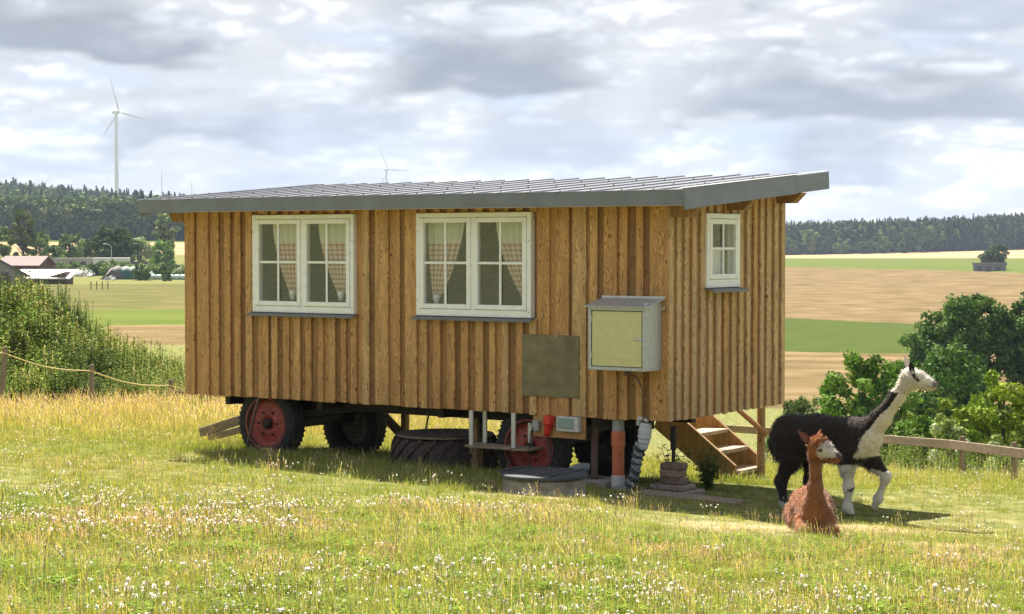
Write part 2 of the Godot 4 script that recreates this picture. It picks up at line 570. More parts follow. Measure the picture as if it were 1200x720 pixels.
	M.bark = tri_tex(mat(lin(0.12, 0.095, 0.07), 0.95), noise_tex(0.04, 5, 65, Color(0.5, 0.48, 0.46), Color(1, 1, 1)), 1.0)
	M.leaf = vmat(0.6, Color(0.55, 0.60, 0.25))
	M.far_leaf = vmat(0.8, Color(0.25, 0.28, 0.15))
	M.grass = vmat(0.6, Color(0.75, 0.78, 0.40))
	M.petal = vmat(0.8, Color(0.5, 0.5, 0.5))
	M.turbine = mat(lin(0.66, 0.66, 0.66), 0.5)

# ------------------------------------------------------------------ ground and fields
func terrain() -> void:
	var g := G.new()
	var radii := [0.0]
	var r := 1.2
	while r < 4300.0:
		radii.append(r)
		r *= 1.035 if r < 1500.0 else 1.12
	var azs := []
	var a := -180.0
	while a < 180.0:
		azs.append(a)
		a += 0.8 if absf(a) < 24.0 else 4.0
	azs.append(180.0)
	var w := azs.size()
	for q in radii:
		for t in azs:
			var x: float = q * sin(deg_to_rad(t))
			var z: float = -q * cos(deg_to_rad(t))
			var e := maxf(0.3, q * 0.02)
			var hx := ground(x + e, z) - ground(x - e, z)
			var hz := ground(x, z + e) - ground(x, z - e)
			g.vert(Vector3(x, ground(x, z), z), Vector3(-hx, 2 * e, -hz).normalized(), Vector2(x, z))
	for i in radii.size() - 1:
		for k in w - 1:
			var p := i * w + k
			g.ix.append_array(PackedInt32Array([p, p + w, p + 1, p + 1, p + w, p + w + 1]))
	var m := mat(Color(1, 1, 1), 0.95)
	m.metallic_specular = 0.0
	tri_tex(m, noise_tex(0.012, 6, 71, lin(0.17, 0.17, 0.065), lin(0.33, 0.29, 0.15), 1024), 0.21)
	m.detail_enabled = true
	m.detail_blend_mode = BaseMaterial3D.BLEND_MODE_MUL
	m.detail_albedo = noise_tex(0.02, 4, 72, Color(0.62, 0.72, 0.6), Color(1, 1, 1), 512)
	m.detail_uv_layer = BaseMaterial3D.DETAIL_UV_1
	structure(put(g, "ground", m), "sloping summer meadow and the valley below it")

func d_edge(a: float, t: float) -> float:
	return 1.2 * sin(a * 60.0) + (3.0 * nz.get_noise_2d(a * 4000.0, 7.0) if t > 0.99 else 0.0)

# a field lies over the terrain between two distances for a range of directions (a = x / d)
func field(called: String, label: String, a0: float, a1: float, near: Array, far: Array, up: float, m: StandardMaterial3D, nu := 40, nv := 24) -> void:
	var g := G.new()
	for j in nv + 1:
		for i in nu + 1:
			var a := lerpf(a0, a1, float(i) / nu)
			var t := float(j) / nv
			var d := lerpf(near[0] + near[1] * (a - a0), far[0] + far[1] * (a - a0), t) + d_edge(a, t) 
			var x := a * d
			g.vert(on(x, d, up if j > 0 else -0.3), Vector3.UP, Vector2(x, d))
	for j in nv:
		for i in nu:
			var p := j * (nu + 1) + i
			g.ix.append_array(PackedInt32Array([p, p + nu + 1, p + 1, p + 1, p + nu + 1, p + nu + 2]))
	m.metallic_specular = 0.0
	structure(put(g, called, m), label)

func fields() -> void:
	var stub := noise_tex(0.010, 6, 81, lin(0.180, 0.136, 0.080), lin(0.270, 0.195, 0.118), 1024)
	var m1 := tri_tex(mat(Color(1, 1, 1), 0.95), stub, 0.011)
	m1.uv1_scale = Vector3(0.0060, 0.02, 0.0085)
	m1.detail_enabled = true
	m1.detail_blend_mode = BaseMaterial3D.BLEND_MODE_MUL
	m1.detail_albedo = noise_tex(0.03, 4, 80, Color(0.72, 0.74, 0.66), Color(1, 1, 1), 512)
	m1.detail_uv_layer = BaseMaterial3D.DETAIL_UV_1
	var m2 := tri_tex(mat(Color(1, 1, 1), 0.95), noise_tex(0.02, 6, 82, lin(0.042, 0.066, 0.018), lin(0.085, 0.108, 0.032), 1024), 0.05)
	m2.uv1_scale = Vector3(0.008, 0.05, 0.05)
	var m3 := tri_tex(mat(Color(1, 1, 1), 0.95), noise_tex(0.014, 6, 83, lin(0.075, 0.110, 0.026), lin(0.125, 0.145, 0.042), 512), 0.006)
	var m4 := tri_tex(mat(Color(1, 1, 1), 0.95), noise_tex(0.012, 5, 84, lin(0.28, 0.20, 0.115), lin(0.40, 0.30, 0.18), 512), 0.004)
	var m5 := tri_tex(mat(Color(1, 1, 1), 0.95), noise_tex(0.016, 6, 85, lin(0.070, 0.085, 0.030), lin(0.165, 0.145, 0.065), 512), 0.012)
	m5.uv1_scale = Vector3(0.012, 0.02, 0.016)
	field("lower_stubble_field", "small brown stubble field at the valley bottom", 0.02, 0.50, [118, 0], [196, -40], 0.10, m1)
	field("maize_field", "dark green crop strip below the brown field", 0.02, 0.50, [194, -40], [330, -330], 0.20, m2)
	field("stubble_field", "wide brown stubble field on the far slope", 0.00, 0.60, [328, -330], [760, -900], 0.25, m1, 60, 40)
	field("green_field", "bright green field strip below the right hand forest", 0.00, 0.60, [755, -900], [945, -160], 0.30, m3, 60, 20)
	field("pale_stubble_field", "pale straw strip along the right hand forest edge", 0.00, 0.60, [942, -160], [1085, -60], 0.35, m4, 60, 12)
	field("ploughed_field", "small reddish brown field beside the weedy bank", -0.215, 0.0, [96, 0], [131, 20], 0.10, m1)
	field("clover_field", "bright green strip behind the weedy bank", -0.24, 0.0, [131, 20], [168, 10], 0.12, m3)
	field("hay_meadow", "yellowish hay meadow in front of the farm", -0.34, 0.0, [168, 10], [268, 10], 0.15, m5)
	field("wheat_field", "pale ripe field below the wooded hill", -0.40, 0.0, [480, 0], [690, 40], 0.2, m4, 40, 16)
	field("forest_edge_meadow", "light green strip at the foot of the wooded hill", -0.40, 0.0, [690, 40], [752, 0], 0.2, m3, 40, 6)
	var mp := tri_tex(mat(Color(1, 1, 1), 0.95), noise_tex(0.05, 5, 86, lin(0.30, 0.28, 0.25), lin(0.46, 0.43, 0.39), 512), 0.4)
	field("gravel_path", "pale gravel path behind the wooden fence", 0.0, 0.20, [44, 0], [46.6, 0], 0.05, mp, 40, 6)

# ------------------------------------------------------------------ trailer house
# own axes: x along the long wall (0 = near corner), z out of the long wall towards the meadow
const HT := -0.5932
var hx := Transform3D(Basis(Vector3.UP, HT), Vector3(1.557, 0, -18.7))
const WIN := [[-5.475, -3.98, 1.637, 2.752], [-3.115, -1.625, 1.645, 2.752]]
const EWIN := [-1.49, -0.755, 1.965, 2.735]
const SL := 0.082

func hgy(x: float, z: float) -> float:
	var p := hx * Vector3(x, 0, z)
	return ground(p.x, p.z)

func at_house(called: String, label: String, category: String, p: Vector3, group := "") -> Node3D:
	return thing(called, label, category, hx * p, HT, group)

func piece(parent: Node3D, called: String, lo: Vector3, hi: Vector3, m: Material, bev := 0.004, slant := 0.0) -> void:
	var g := G.new()
	g.uvo = Vector2(rnd(0, 3), rnd(0, 3))
	g.box(lo, hi, bev, Transform3D.IDENTITY, slant)
	put(g, called, m, parent)

func house() -> void:
	var h := thing("trailer_house", "wooden trailer house with vertical board cladding and grey sheet roof, standing in the meadow", "trailer house", hx.origin, HT)
	# ---- long wall
	var g := G.new()
	for q in [[-6.5, -5.475], [-3.98, -3.115], [-1.625, -0.06]]:
		g.box(Vector3(q[0], 0.70, -0.10), Vector3(q[1], 2.80, -0.052), 0.0)
	for q in WIN:
		g.box(Vector3(q[0], 0.70, -0.10), Vector3(q[1], q[2], -0.052), 0.0)
		g.box(Vector3(q[0], q[3], -0.10), Vector3(q[1], 2.80, -0.052), 0.0)
	var w := put(g, "long_wall", M.inside, h)
	var x := -6.57
	var i := 0
	while x < -0.03:
		var bw := minf(rnd(0.075, 0.10), -x)
		var gap := rnd(0.068, 0.10)
		if rng.randf() < 0.16:
			bw = minf(rnd(0.15, 0.19), -x)
			gap = rnd(0.03, 0.07)
		if x + bw + gap > -0.06:
			bw = -0.002 - x
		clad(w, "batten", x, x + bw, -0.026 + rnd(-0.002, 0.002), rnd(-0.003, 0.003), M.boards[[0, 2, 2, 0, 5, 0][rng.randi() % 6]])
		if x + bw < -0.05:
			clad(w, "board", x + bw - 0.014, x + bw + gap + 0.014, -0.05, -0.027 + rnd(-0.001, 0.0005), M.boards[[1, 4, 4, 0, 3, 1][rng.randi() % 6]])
		x += bw + gap
		i += 1
	# screws in two rows
	g = G.new()
	x = -6.5
	while x < -0.05:
		for y in [0.86, 1.93]:
			if y > 1.6 and (x > -5.5 and x < -3.9 or x > -3.15 and x < -1.6): continue
			g.lathe([Vector2(0.0055, 0.0), Vector2(0.004, 0.003), Vector2(0, 0.0032)], Transform3D(Basis(Vector3.RIGHT, PI / 2), Vector3(x, y + rnd(-0.012, 0.012), 0.0025)), 6)
		x += rnd(0.08, 0.11)
	tag(put(g, "screw_heads", M.screw, w), "", "", "", "stuff")
	# ---- end wall
	g = G.new()
	g.box(Vector3(-0.10, 0.70, -2.55), Vector3(-0.052, 2.80, EWIN[0]), 0.0, Transform3D.IDENTITY, SL)
	g.box(Vector3(-0.10, 0.70, EWIN[1]), Vector3(-0.052, 2.80, -0.102), 0.0, Transform3D.IDENTITY, SL)
	g.box(Vector3(-0.10, 0.70, EWIN[0]), Vector3(-0.052, EWIN[2], EWIN[1]), 0.0)
	g.box(Vector3(-0.10, EWIN[3], EWIN[0]), Vector3(-0.052, 2.80, EWIN[1]), 0.0, Transform3D.IDENTITY, SL)
	var ew := put(g, "end_wall", M.inside, h)
	var z := -0.004
	while z > -2.56:
		var bw := rnd(0.072, 0.092)
		var gap := rnd(0.075, 0.095)
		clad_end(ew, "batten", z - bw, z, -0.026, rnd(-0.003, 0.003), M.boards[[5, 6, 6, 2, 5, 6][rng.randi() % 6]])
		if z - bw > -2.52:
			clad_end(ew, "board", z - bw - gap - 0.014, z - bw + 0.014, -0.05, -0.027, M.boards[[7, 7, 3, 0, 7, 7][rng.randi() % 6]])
		z -= bw + gap
	# ---- the two hidden walls, floor and ceiling, each with its cladding as one skin
	piece(h, "back_wall", Vector3(-6.57, 0.65, -2.60), Vector3(-0.06, 2.80, -2.55), M.boards[0], 0.004, 0.0)
	piece(h, "back_wall_head", Vector3(-6.57, 2.80, -2.60), Vector3(-0.06, 3.02, -2.55), M.boards[0], 0.004, 0.0)
	piece(h, "far_end_wall", Vector3(-6.57, 0.65, -2.548), Vector3(-6.502, 2.80, -0.052), M.boards[1], 0.004, SL)
	piece(h, "floor", Vector3(-6.50, 0.64, -2.545), Vector3(-0.102, 0.698, -0.104), M.inside, 0.0)
	# ---- roof
	var rf := Transform3D(Basis(Vector3.RIGHT, atan(SL)), Vector3(0, 2.78, 0.30))
	g = G.new()
	g.box(Vector3(-6.98, 0.03, -3.26), Vector3(0.33, 0.155, -0.012), 0.0, rf)
	var ro := put(g, "roof", M.roof, h)
	x = -6.9
	while x < 0.34:
		g = G.new()
		g.prism([Vector2(-0.020, 0.154), Vector2(0.020, 0.154), Vector2(0.010, 0.169), Vector2(-0.010, 0.169)], -3.30, 0.012, rf * Transform3D(Basis(), Vector3(x, 0, 0)))
		put(g, "rib", M.roof, ro)
		for zz in [-0.04, -1.1, -2.2]:
			g = G.new()
			g.lathe([Vector2(0.010, 0.0), Vector2(0.010, 0.003), Vector2(0.006, 0.004), Vector2(0.006, 0.010), Vector2(0, 0.010)], rf * Transform3D(Basis(), Vector3(x, 0.169, zz)), 8)
			put(g, "screw", M.steel, ro)
		x += 0.362
	g = G.new(); g.box(Vector3(-7.02, 0.0, -0.012), Vector3(-6.22, 0.165, 0.004), 0.003, rf); put(g, "fascia", M.fascia, ro)
	g = G.new(); g.box(Vector3(-6.245, 0.016, 0.0045), Vector3(0.335, 0.168, 0.012), 0.003, rf); put(g, "fascia", M.fascia, ro)
	g = G.new(); g.box(Vector3(-6.245, 0.012, -0.03), Vector3(0.335, 0.0155, 0.018), 0.001, rf); put(g, "drip_edge", M.alu, ro)
	g = G.new(); g.box(Vector3(0.338, -0.028, -2.5), Vector3(0.352, 0.176, -0.36), 0.003, rf); put(g, "verge_trim", M.fascia, ro)
	g = G.new(); g.box(Vector3(0.3385, -0.030, -0.40), Vector3(0.356, 0.178, 0.022), 0.003, rf); put(g, "verge_trim", M.fascia, ro)
	g = G.new(); g.box(Vector3(0.338, -0.02, -3.32), Vector3(0.354, 0.170, -2.49), 0.003, rf); put(g, "verge_trim", M.fascia, ro)
	g = G.new(); g.box(Vector3(0.30, 0.1765, -3.32), Vector3(0.358, 0.184, 0.024), 0.002, rf); put(g, "verge_cap", M.alu, ro)
	g = G.new(); g.box(Vector3(-7.02, -0.02, -3.32), Vector3(-7.005, 0.170, -0.013), 0.003, rf); put(g, "verge_trim", M.fascia, ro)
	g = G.new(); g.box(Vector3(-6.98, 0.005, -3.25), Vector3(0.33, 0.028, -0.33), 0.0, rf); put(g, "soffit", M.boards[0], ro)
	g = G.new(); g.box(Vector3(-6.98, 0.005, -0.29), Vector3(0.33, 0.028, -0.02), 0.0, rf); put(g, "soffit", M.boards[0], ro)
	# purlin ends that carry the overhang
	for q in [[-0.06, 2.80], [-2.42, 2.985], [-1.25, 2.89]]:
		g = G.new()
		g.prism([Vector2(-6.86, q[1] - 0.01), Vector2(-6.78, q[1] - 0.12), Vector2(0.20, q[1] - 0.12), Vector2(0.31, q[1] - 0.01)], q[0] - 0.10, q[0] + 0.03)
		put(g, "purlin", M.beam, h)
	# ---- windows
	for k in 2: big_window(h, WIN[k])
	end_window(h)
	# ---- chassis, axles, wheels
	for zz in [-0.55, -1.45]:
		piece(h, "chassis_beam", Vector3(-6.2, 0.50, zz - 0.05), Vector3(-0.5, 0.635, zz + 0.05), M.steel, 0.006)
	for xx in [-6.0, -4.6, -2.9, -0.9]:
		piece(h, "cross_member", Vector3(xx - 0.04, 0.53, -2.4), Vector3(xx + 0.04, 0.638, -0.12), M.steel, 0.006)
	piece(h, "turntable", Vector3(-5.75, 0.40, -1.6), Vector3(-5.05, 0.50, -0.4), M.steel, 0.01)
	piece(h, "turntable", Vector3(-2.05, 0.40, -1.6), Vector3(-1.35, 0.50, -0.4), M.steel, 0.01)
	for xx in [-5.40, -1.74]:
		g = G.new()
		g.beam(Vector3(xx, 0.30, -0.3), Vector3(xx, 0.30, -1.70), 0.09, 0.11, 0.01)
		put(g, "axle", M.steel, h)
		for zz in [-0.42, -1.55]:
			g = G.new()
			g.prism([Vector2(xx - 0.55, 0.50), Vector2(xx - 0.3, 0.40), Vector2(xx, 0.36), Vector2(xx + 0.3, 0.40), Vector2(xx + 0.55, 0.50), Vector2(xx + 0.5, 0.44), Vector2(xx, 0.31), Vector2(xx - 0.5, 0.44)], zz - 0.035, zz + 0.035)
			put(g, "leaf_spring", M.steel, h)
	wheel(h, Vector3(-5.40, 0.335, -0.22), M.rim, 1.0)
	wheel(h, Vector3(-5.40, 0.20, -1.75), M.rim_grey, -1.0)
	wheel(h, Vector3(-1.74, 0.268, -0.22), M.rim, 1.0)
	wheel(h, Vector3(-1.74, 0.20, -1.75), M.rim_grey, -1.0)
	# brake rod in front of the left wheel, steel hook beside the right one
	g = G.new(); g.tube([Vector3(-5.44, 0.66, -0.05), Vector3(-5.50, 0.45, -0.03), Vector3(-5.60, 0.10, -0.02)], [0.022, 0.020, 0.018], 8); put(g, "brake_lever", M.brown_steel, h)
	g = G.new(); g.prism([Vector2(-2.82, 0.58), Vector2(-2.1, 0.60), Vector2(-2.1, 0.50), Vector2(-2.62, 0.50), Vector2(-2.70, 0.34), Vector2(-2.78, 0.29), Vector2(-2.95, 0.285), Vector2(-2.95, 0.26), Vector2(-2.74, 0.26), Vector2(-2.64, 0.34), Vector2(-2.70, 0.52), Vector2(-2.82, 0.54)], -0.62, -0.56); put(g, "steel_hook", M.steel, h)
	# timber drawbar resting on the meadow
	g = G.new()
	g.beam(Vector3(-6.0, 0.42, -1.0), Vector3(-7.25, 0.06, -1.0), 0.09, 0.11, 0.006)
	g.beam(Vector3(-6.1, 0.24, -0.85), Vector3(-7.1, 0.0, -0.98), 0.07, 0.08, 0.006)
	put(g, "drawbar", M.grey_wood, h)
	curtains()

# one upright of the long wall, cut where windows stand
func clad(w: Node3D, called: String, x0: float, x1: float, z0: float, z1: float, m: Material) -> void:
	var y0 := 0.645 + rnd(-0.012, 0.004)
	for q in WIN:
		if x1 > q[0] - 0.004 and x0 < q[1] + 0.004:
			if x0 < q[0] - 0.02 and x1 - q[0] < 0.03 or x1 > q[1] + 0.02 and q[1] - x0 < 0.03:
				if x0 < q[0]: x1 = q[0] - 0.003
				else: x0 = q[1] + 0.003
				continue
			piece(w, called, Vector3(x0, y0, z0), Vector3(x1, q[2] - 0.002, z1), m)
			piece(w, called, Vector3(x0, q[3] + 0.002, z0), Vector3(x1, 2.805, z1), m)
			return
	piece(w, called, Vector3(x0, y0, z0), Vector3(x1, 2.805, z1), m)

func clad_end(w: Node3D, called: String, a: float, b: float, x0: float, x1: float, m: Material) -> void:
	var y0 := 0.645 + rnd(-0.012, 0.004)
	if b > EWIN[0] + 0.02 and a < EWIN[1] - 0.02:
		piece(w, called, Vector3(x0, y0, a), Vector3(x1, EWIN[2] - 0.002, b), m)
		piece(w, called, Vector3(x0, EWIN[3] + 0.002, a), Vector3(x1, 2.82, b), m, 0.004, SL)
	else:
		piece(w, called, Vector3(x0, y0, a), Vector3(x1, 2.82, b), m, 0.004, SL)

func ring(g: G, x0: float, x1: float, y0: float, y1: float, w: float, z0: float, z1: float, wb := -1.0, bev := 0.005) -> void:
	if wb < 0: wb = w
	g.box(Vector3(x0, y0, z0), Vector3(x0 + w, y1, z1), bev)
	g.box(Vector3(x1 - w, y0, z0), Vector3(x1, y1, z1), bev)
	g.box(Vector3(x0 + w - 0.001, y0, z0), Vector3(x1 - w + 0.001, y0 + wb, z1 - 0.0015), bev)
	g.box(Vector3(x0 + w - 0.001, y1 - w, z0), Vector3(x1 - w + 0.001, y1, z1 - 0.0015), bev)

func casement(p: Node3D, x0: float, x1: float, y0: float, y1: float, w: float, z: float) -> void:
	var s := group_node("sash", p)
	var g := G.new()
	ring(g, x0, x1, y0, y1, w, z - 0.05, z)
	put(g, "sash_frame", M.white, s)
	var xm := (x0 + x1) / 2
	var ym := (y0 + y1) / 2 + 0.005
	g = G.new(); g.box(Vector3(xm - 0.014, y0 + w, z - 0.026), Vector3(xm + 0.014, y1 - w, z - 0.010), 0.004); put(g, "glazing_bar", M.white, s)
	g = G.new(); g.box(Vector3(x0 + w, ym - 0.014, z - 0.0275), Vector3(xm - 0.0142, ym + 0.014, z - 0.0115), 0.004); put(g, "glazing_bar", M.white, s)
	g = G.new(); g.box(Vector3(xm + 0.0142, ym - 0.014, z - 0.0275), Vector3(x1 - w, ym + 0.014, z - 0.0115), 0.004); put(g, "glazing_bar", M.white, s)
	for q in [[x0 + w, xm, y0 + w, ym], [xm, x1 - w, y0 + w, ym], [x0 + w, xm, ym, y1 - w], [xm, x1 - w, ym, y1 - w]]:
		g = G.new()
		g.quad(Vector3(q[0], q[2], z - 0.03), Vector3(q[1], q[2], z - 0.03), Vector3(q[1], q[3], z - 0.03), Vector3(q[0], q[3], z - 0.03))
		put(g, "pane", M.glass, s)

func big_window(h: Node3D, q: Array) -> void:
	var win := group_node("window", h)
	var x0: float = q[0]; var x1: float = q[1]; var y0: float = q[2]; var y1: float = q[3]
	var g := G.new()
	ring(g, x0, x1, y0, y1, 0.052, -0.10, 0.028, 0.075)
	var xm := (x0 + x1) / 2
	g.box(Vector3(xm - 0.035, y0 + 0.07, -0.08), Vector3(xm + 0.035, y1 - 0.05, 0.020), 0.004)
	put(g, "frame", M.white, win)
	casement(win, x0 + 0.054, xm - 0.022, y0 + 0.078, y1 - 0.054, 0.052, 0.036)
	casement(win, xm + 0.022, x1 - 0.054, y0 + 0.078, y1 - 0.054, 0.052, 0.036)
	g = G.new()
	g.prism([Vector2(-0.02, 0.0), Vector2(0.085, -0.016), Vector2(0.085, -0.042), Vector2(0.079, -0.042), Vector2(0.079, -0.021), Vector2(-0.02, -0.006)], x0 - 0.035, x1 + 0.03, Transform3D(Basis(Vector3(0, 0, 1), Vector3.UP, Vector3(-1, 0, 0)), Vector3(x0 + x1, y0 - 0.001, 0)))
	put(g, "sill", M.sill, win)
	for p in [[x0 + 0.02, y0 + 0.16], [x0 + 0.02, y1 - 0.2], [x1 - 0.02, y1 - 0.3], [x1 - 0.02, y0 + 0.06]]:
		g = G.new()
		g.lathe([Vector2(0.007, 0), Vector2(0.007, 0.003), Vector2(0, 0.0035)], Transform3D(Basis(Vector3.RIGHT, PI / 2), Vector3(p[0], p[1], 0.0285)), 8)
		put(g, "screw", M.screw, win)

func end_window(h: Node3D) -> void:
	# built facing +z, then turned to face +x
	var win := group_node("window", h)
	win.transform = Transform3D(Basis(Vector3.UP, PI / 2), Vector3(0, 0, 0))
	var a: float = -EWIN[1]; var b: float = -EWIN[0]
	var g := G.new()
	ring(g, a, b, EWIN[2], EWIN[3], 0.055, -0.10, 0.028, 0.085)
	put(g, "frame", M.white, win)
	casement(win, a + 0.056, b - 0.056, EWIN[2] + 0.087, EWIN[3] - 0.057, 0.055, 0.034)
	g = G.new()
	g.prism([Vector2(-0.02, 0.0), Vector2(0.12, -0.018), Vector2(0.12, -0.046), Vector2(0.114, -0.046), Vector2(0.114, -0.024), Vector2(-0.02, -0.006)], a - 0.03, b + 0.03, Transform3D(Basis(Vector3(0, 0, 1), Vector3.UP, Vector3(-1, 0, 0)), Vector3(a + b, EWIN[2] - 0.001, 0)))
	put(g, "sill", M.sill, win)

func wheel(h: Node3D, c: Vector3, m: Material, side: float) -> void:
	var w := group_node("wheel", h)
	var xf := Transform3D(Basis(Vector3.RIGHT, side * PI / 2), c)
	var g := G.new()
	g.lathe([Vector2(0.27, -0.10), Vector2(0.30, -0.115), Vector2(0.37, -0.12), Vector2(0.415, -0.10), Vector2(0.43, -0.06), Vector2(0.432, -0.035), Vector2(0.42, -0.033), Vector2(0.42, -0.026), Vector2(0.433, -0.024), Vector2(0.433, 0.024), Vector2(0.42, 0.026), Vector2(0.42, 0.033), Vector2(0.432, 0.035), Vector2(0.43, 0.06), Vector2(0.415, 0.10), Vector2(0.37, 0.12), Vector2(0.30, 0.115), Vector2(0.27, 0.10)], xf, 40)
	for k in 44:
		for s in [-1.0, 1.0]:
			g.box(Vector3(0.405, s * 0.075 - 0.022, -0.012), Vector3(0.436, s * 0.075 + 0.022, 0.012), 0.004, xf * Transform3D(Basis(Vector3.UP, TAU * (k + 0.25 * s) / 44), Vector3.ZERO))
	put(g, "tyre", M.tyre, w)
	g = G.new()
	g.lathe([Vector2(0.275, -0.10), Vector2(0.275, 0.085), Vector2(0.302, 0.105), Vector2(0.308, 0.118), Vector2(0.296, 0.118), Vector2(0.282, 0.10), Vector2(0.268, 0.07), Vector2(0.255, 0.045), Vector2(0.20, 0.052), Vector2(0.12, 0.07), Vector2(0.095, 0.075), Vector2(0.085, 0.06), Vector2(0.0, 0.06)], xf, 40)
	put(g, "rim", m, w)
	g = G.new()
	g.lathe([Vector2(0.06, 0.05), Vector2(0.06, 0.10), Vector2(0.05, 0.115), Vector2(0, 0.118)], xf, 20)
	for k in 6:
		var t := TAU * k / 6
		g.lathe([Vector2(0.014, 0.05), Vector2(0.014, 0.085), Vector2(0, 0.087)], xf * Transform3D(Basis(), Vector3(cos(t) * 0.14, 0, sin(t) * 0.14)), 6, true)
	put(g, "hub", M.steel, w)

func curtains() -> void:
	# left edge and right edge at the rod, x and height of the tie, drop of the cream part
	for q in [[-5.28, -4.84, -4.98, 1.86, "checked curtain behind the left sash of the window nearest the left wall end"], [-4.60, -4.10, -4.27, 1.86, "checked curtain behind the right sash of the window nearest the left wall end"],
			[-3.06, -2.58, -2.94, 1.84, "checked curtain tied to the left in the window near the metal cabinet"], [-2.16, -1.74, -1.78, 1.86, "checked curtain tied to the right in the window near the metal cabinet"]]:
		var t := at_house("curtain", q[4], "curtain", Vector3(q[2], q[3], -0.115), "checked curtains")
		var cream := G.new()
		var chk := G.new()
		var n := 26
		var rows := 22
		var yt := 2.70
		for j in rows:
			for i in n:
				var P := []
				for k in [[i, j], [i + 1, j], [i + 1, j + 1], [i, j + 1]]:
					var u: float = float(k[0]) / n
					var s: float = float(k[1]) / rows
					var y: float = yt - s * (yt - q[3])
					var f := pow(s, 1.7)
					var a: float = lerpf(q[0], q[2] - 0.05, f) - q[2]
					var b: float = lerpf(q[1], q[2] + 0.05, f) - q[2]
					P.append([Vector3(lerpf(a, b, u), y - q[3], 0.018 * sin(u * 30.0 + sin(s * 3.0)) * (1.0 - 0.4 * s)), Vector2(u * 2.6, y * 4.6)])
				var g: G = cream if P[0][0].y + q[3] > 2.44 else chk
				g.quad(P[3][0], P[2][0], P[1][0], P[0][0], P[3][1], P[2][1], P[1][1], P[0][1])
		put(cream, "cream_cloth", M.cream_cloth, t)
		put(chk, "checked_cloth", M.check, t)
		var tie := G.new()
		tie.lathe([Vector2(0.034, 0.03), Vector2(0.045, 0.012), Vector2(0.046, -0.02), Vector2(0.03, -0.045), Vector2(0.034, -0.08), Vector2(0.0, -0.085)], Transform3D(Basis().scaled(Vector3(1, 1, 0.6)), Vector3(0, 0, 0.01)), 14)
		put(tie, "tie_band", M.lace, t)
	var t2 := at_house("curtain", "white half-height lace curtain in the small end window", "curtain", Vector3(-0.14, 2.0, -1.12))
	var g2 := G.new()
	for i in 40:
		var P := []
		for k in [[i, 0.05], [i + 1, 0.05], [i + 1, 0.36], [i, 0.36]]:
			var u: float = k[0] / 40.0
			var y: float = k[1]
			if y < 0.2: y += 0.018 * absf(sin(u * 25.0))
			P.append(Vector3(0.012 * sin(u * 40.0), y, lerpf(0.32, -0.32, u)))
		g2.quad(P[0], P[1], P[2], P[3])
	put(g2, "lace_cloth", M.lace, t2)
	g2 = G.new(); g2.tube([Vector3(0.01, 0.365, 0.36), Vector3(0.01, 0.365, -0.36)], [0.006, 0.006], 8); put(g2, "rod", M.alu, t2)

# ------------------------------------------------------------------ stairs on the far side
func stairs() -> void:
	var t := at_house("wooden_stairs", "wooden steps with three treads leading up behind the trailer house", "stairs", Vector3(-0.9, 0, -3.1))
	var o := Vector3(0.9, 0, 3.1)
	for z in [-2.75, -3.45]:
		var gy := hgy(-0.7, z) - 0.05
		var g := G.new()
		g.prism([Vector2(-1.62, 0.56), Vector2(-1.34, 0.40), Vector2(-0.66, -0.10), Vector2(-0.66, gy), Vector2(-0.86, gy), Vector2(-1.72, 0.28)], z - 0.022, z + 0.022, Transform3D(Basis(), o))
		put(g, "stringer", M.stair, t)
	for q in [[-1.24, 0.245], [-0.98, 0.055], [-0.77, -0.165]]:
		piece(t, "tread", o + Vector3(q[0] - 0.14, q[1] - 0.045, -3.426), o + Vector3(q[0] + 0.13, q[1], -2.774), M.tread, 0.005)
	var g := G.new()
	g.tube([o + Vector3(-0.62, hgy(-0.62, -3.3) - 0.2, -3.3), o + Vector3(-0.62, 0.75, -3.3)], [0.05, 0.048], 12)
	put(g, "handrail_post", M.post, t)
	g = G.new()
	g.tube([o + Vector3(-1.5, 0.95, -3.24), o + Vector3(-0.50, 0.22, -3.22)], [0.033, 0.033], 10)
	put(g, "handrail", M.stair, t)

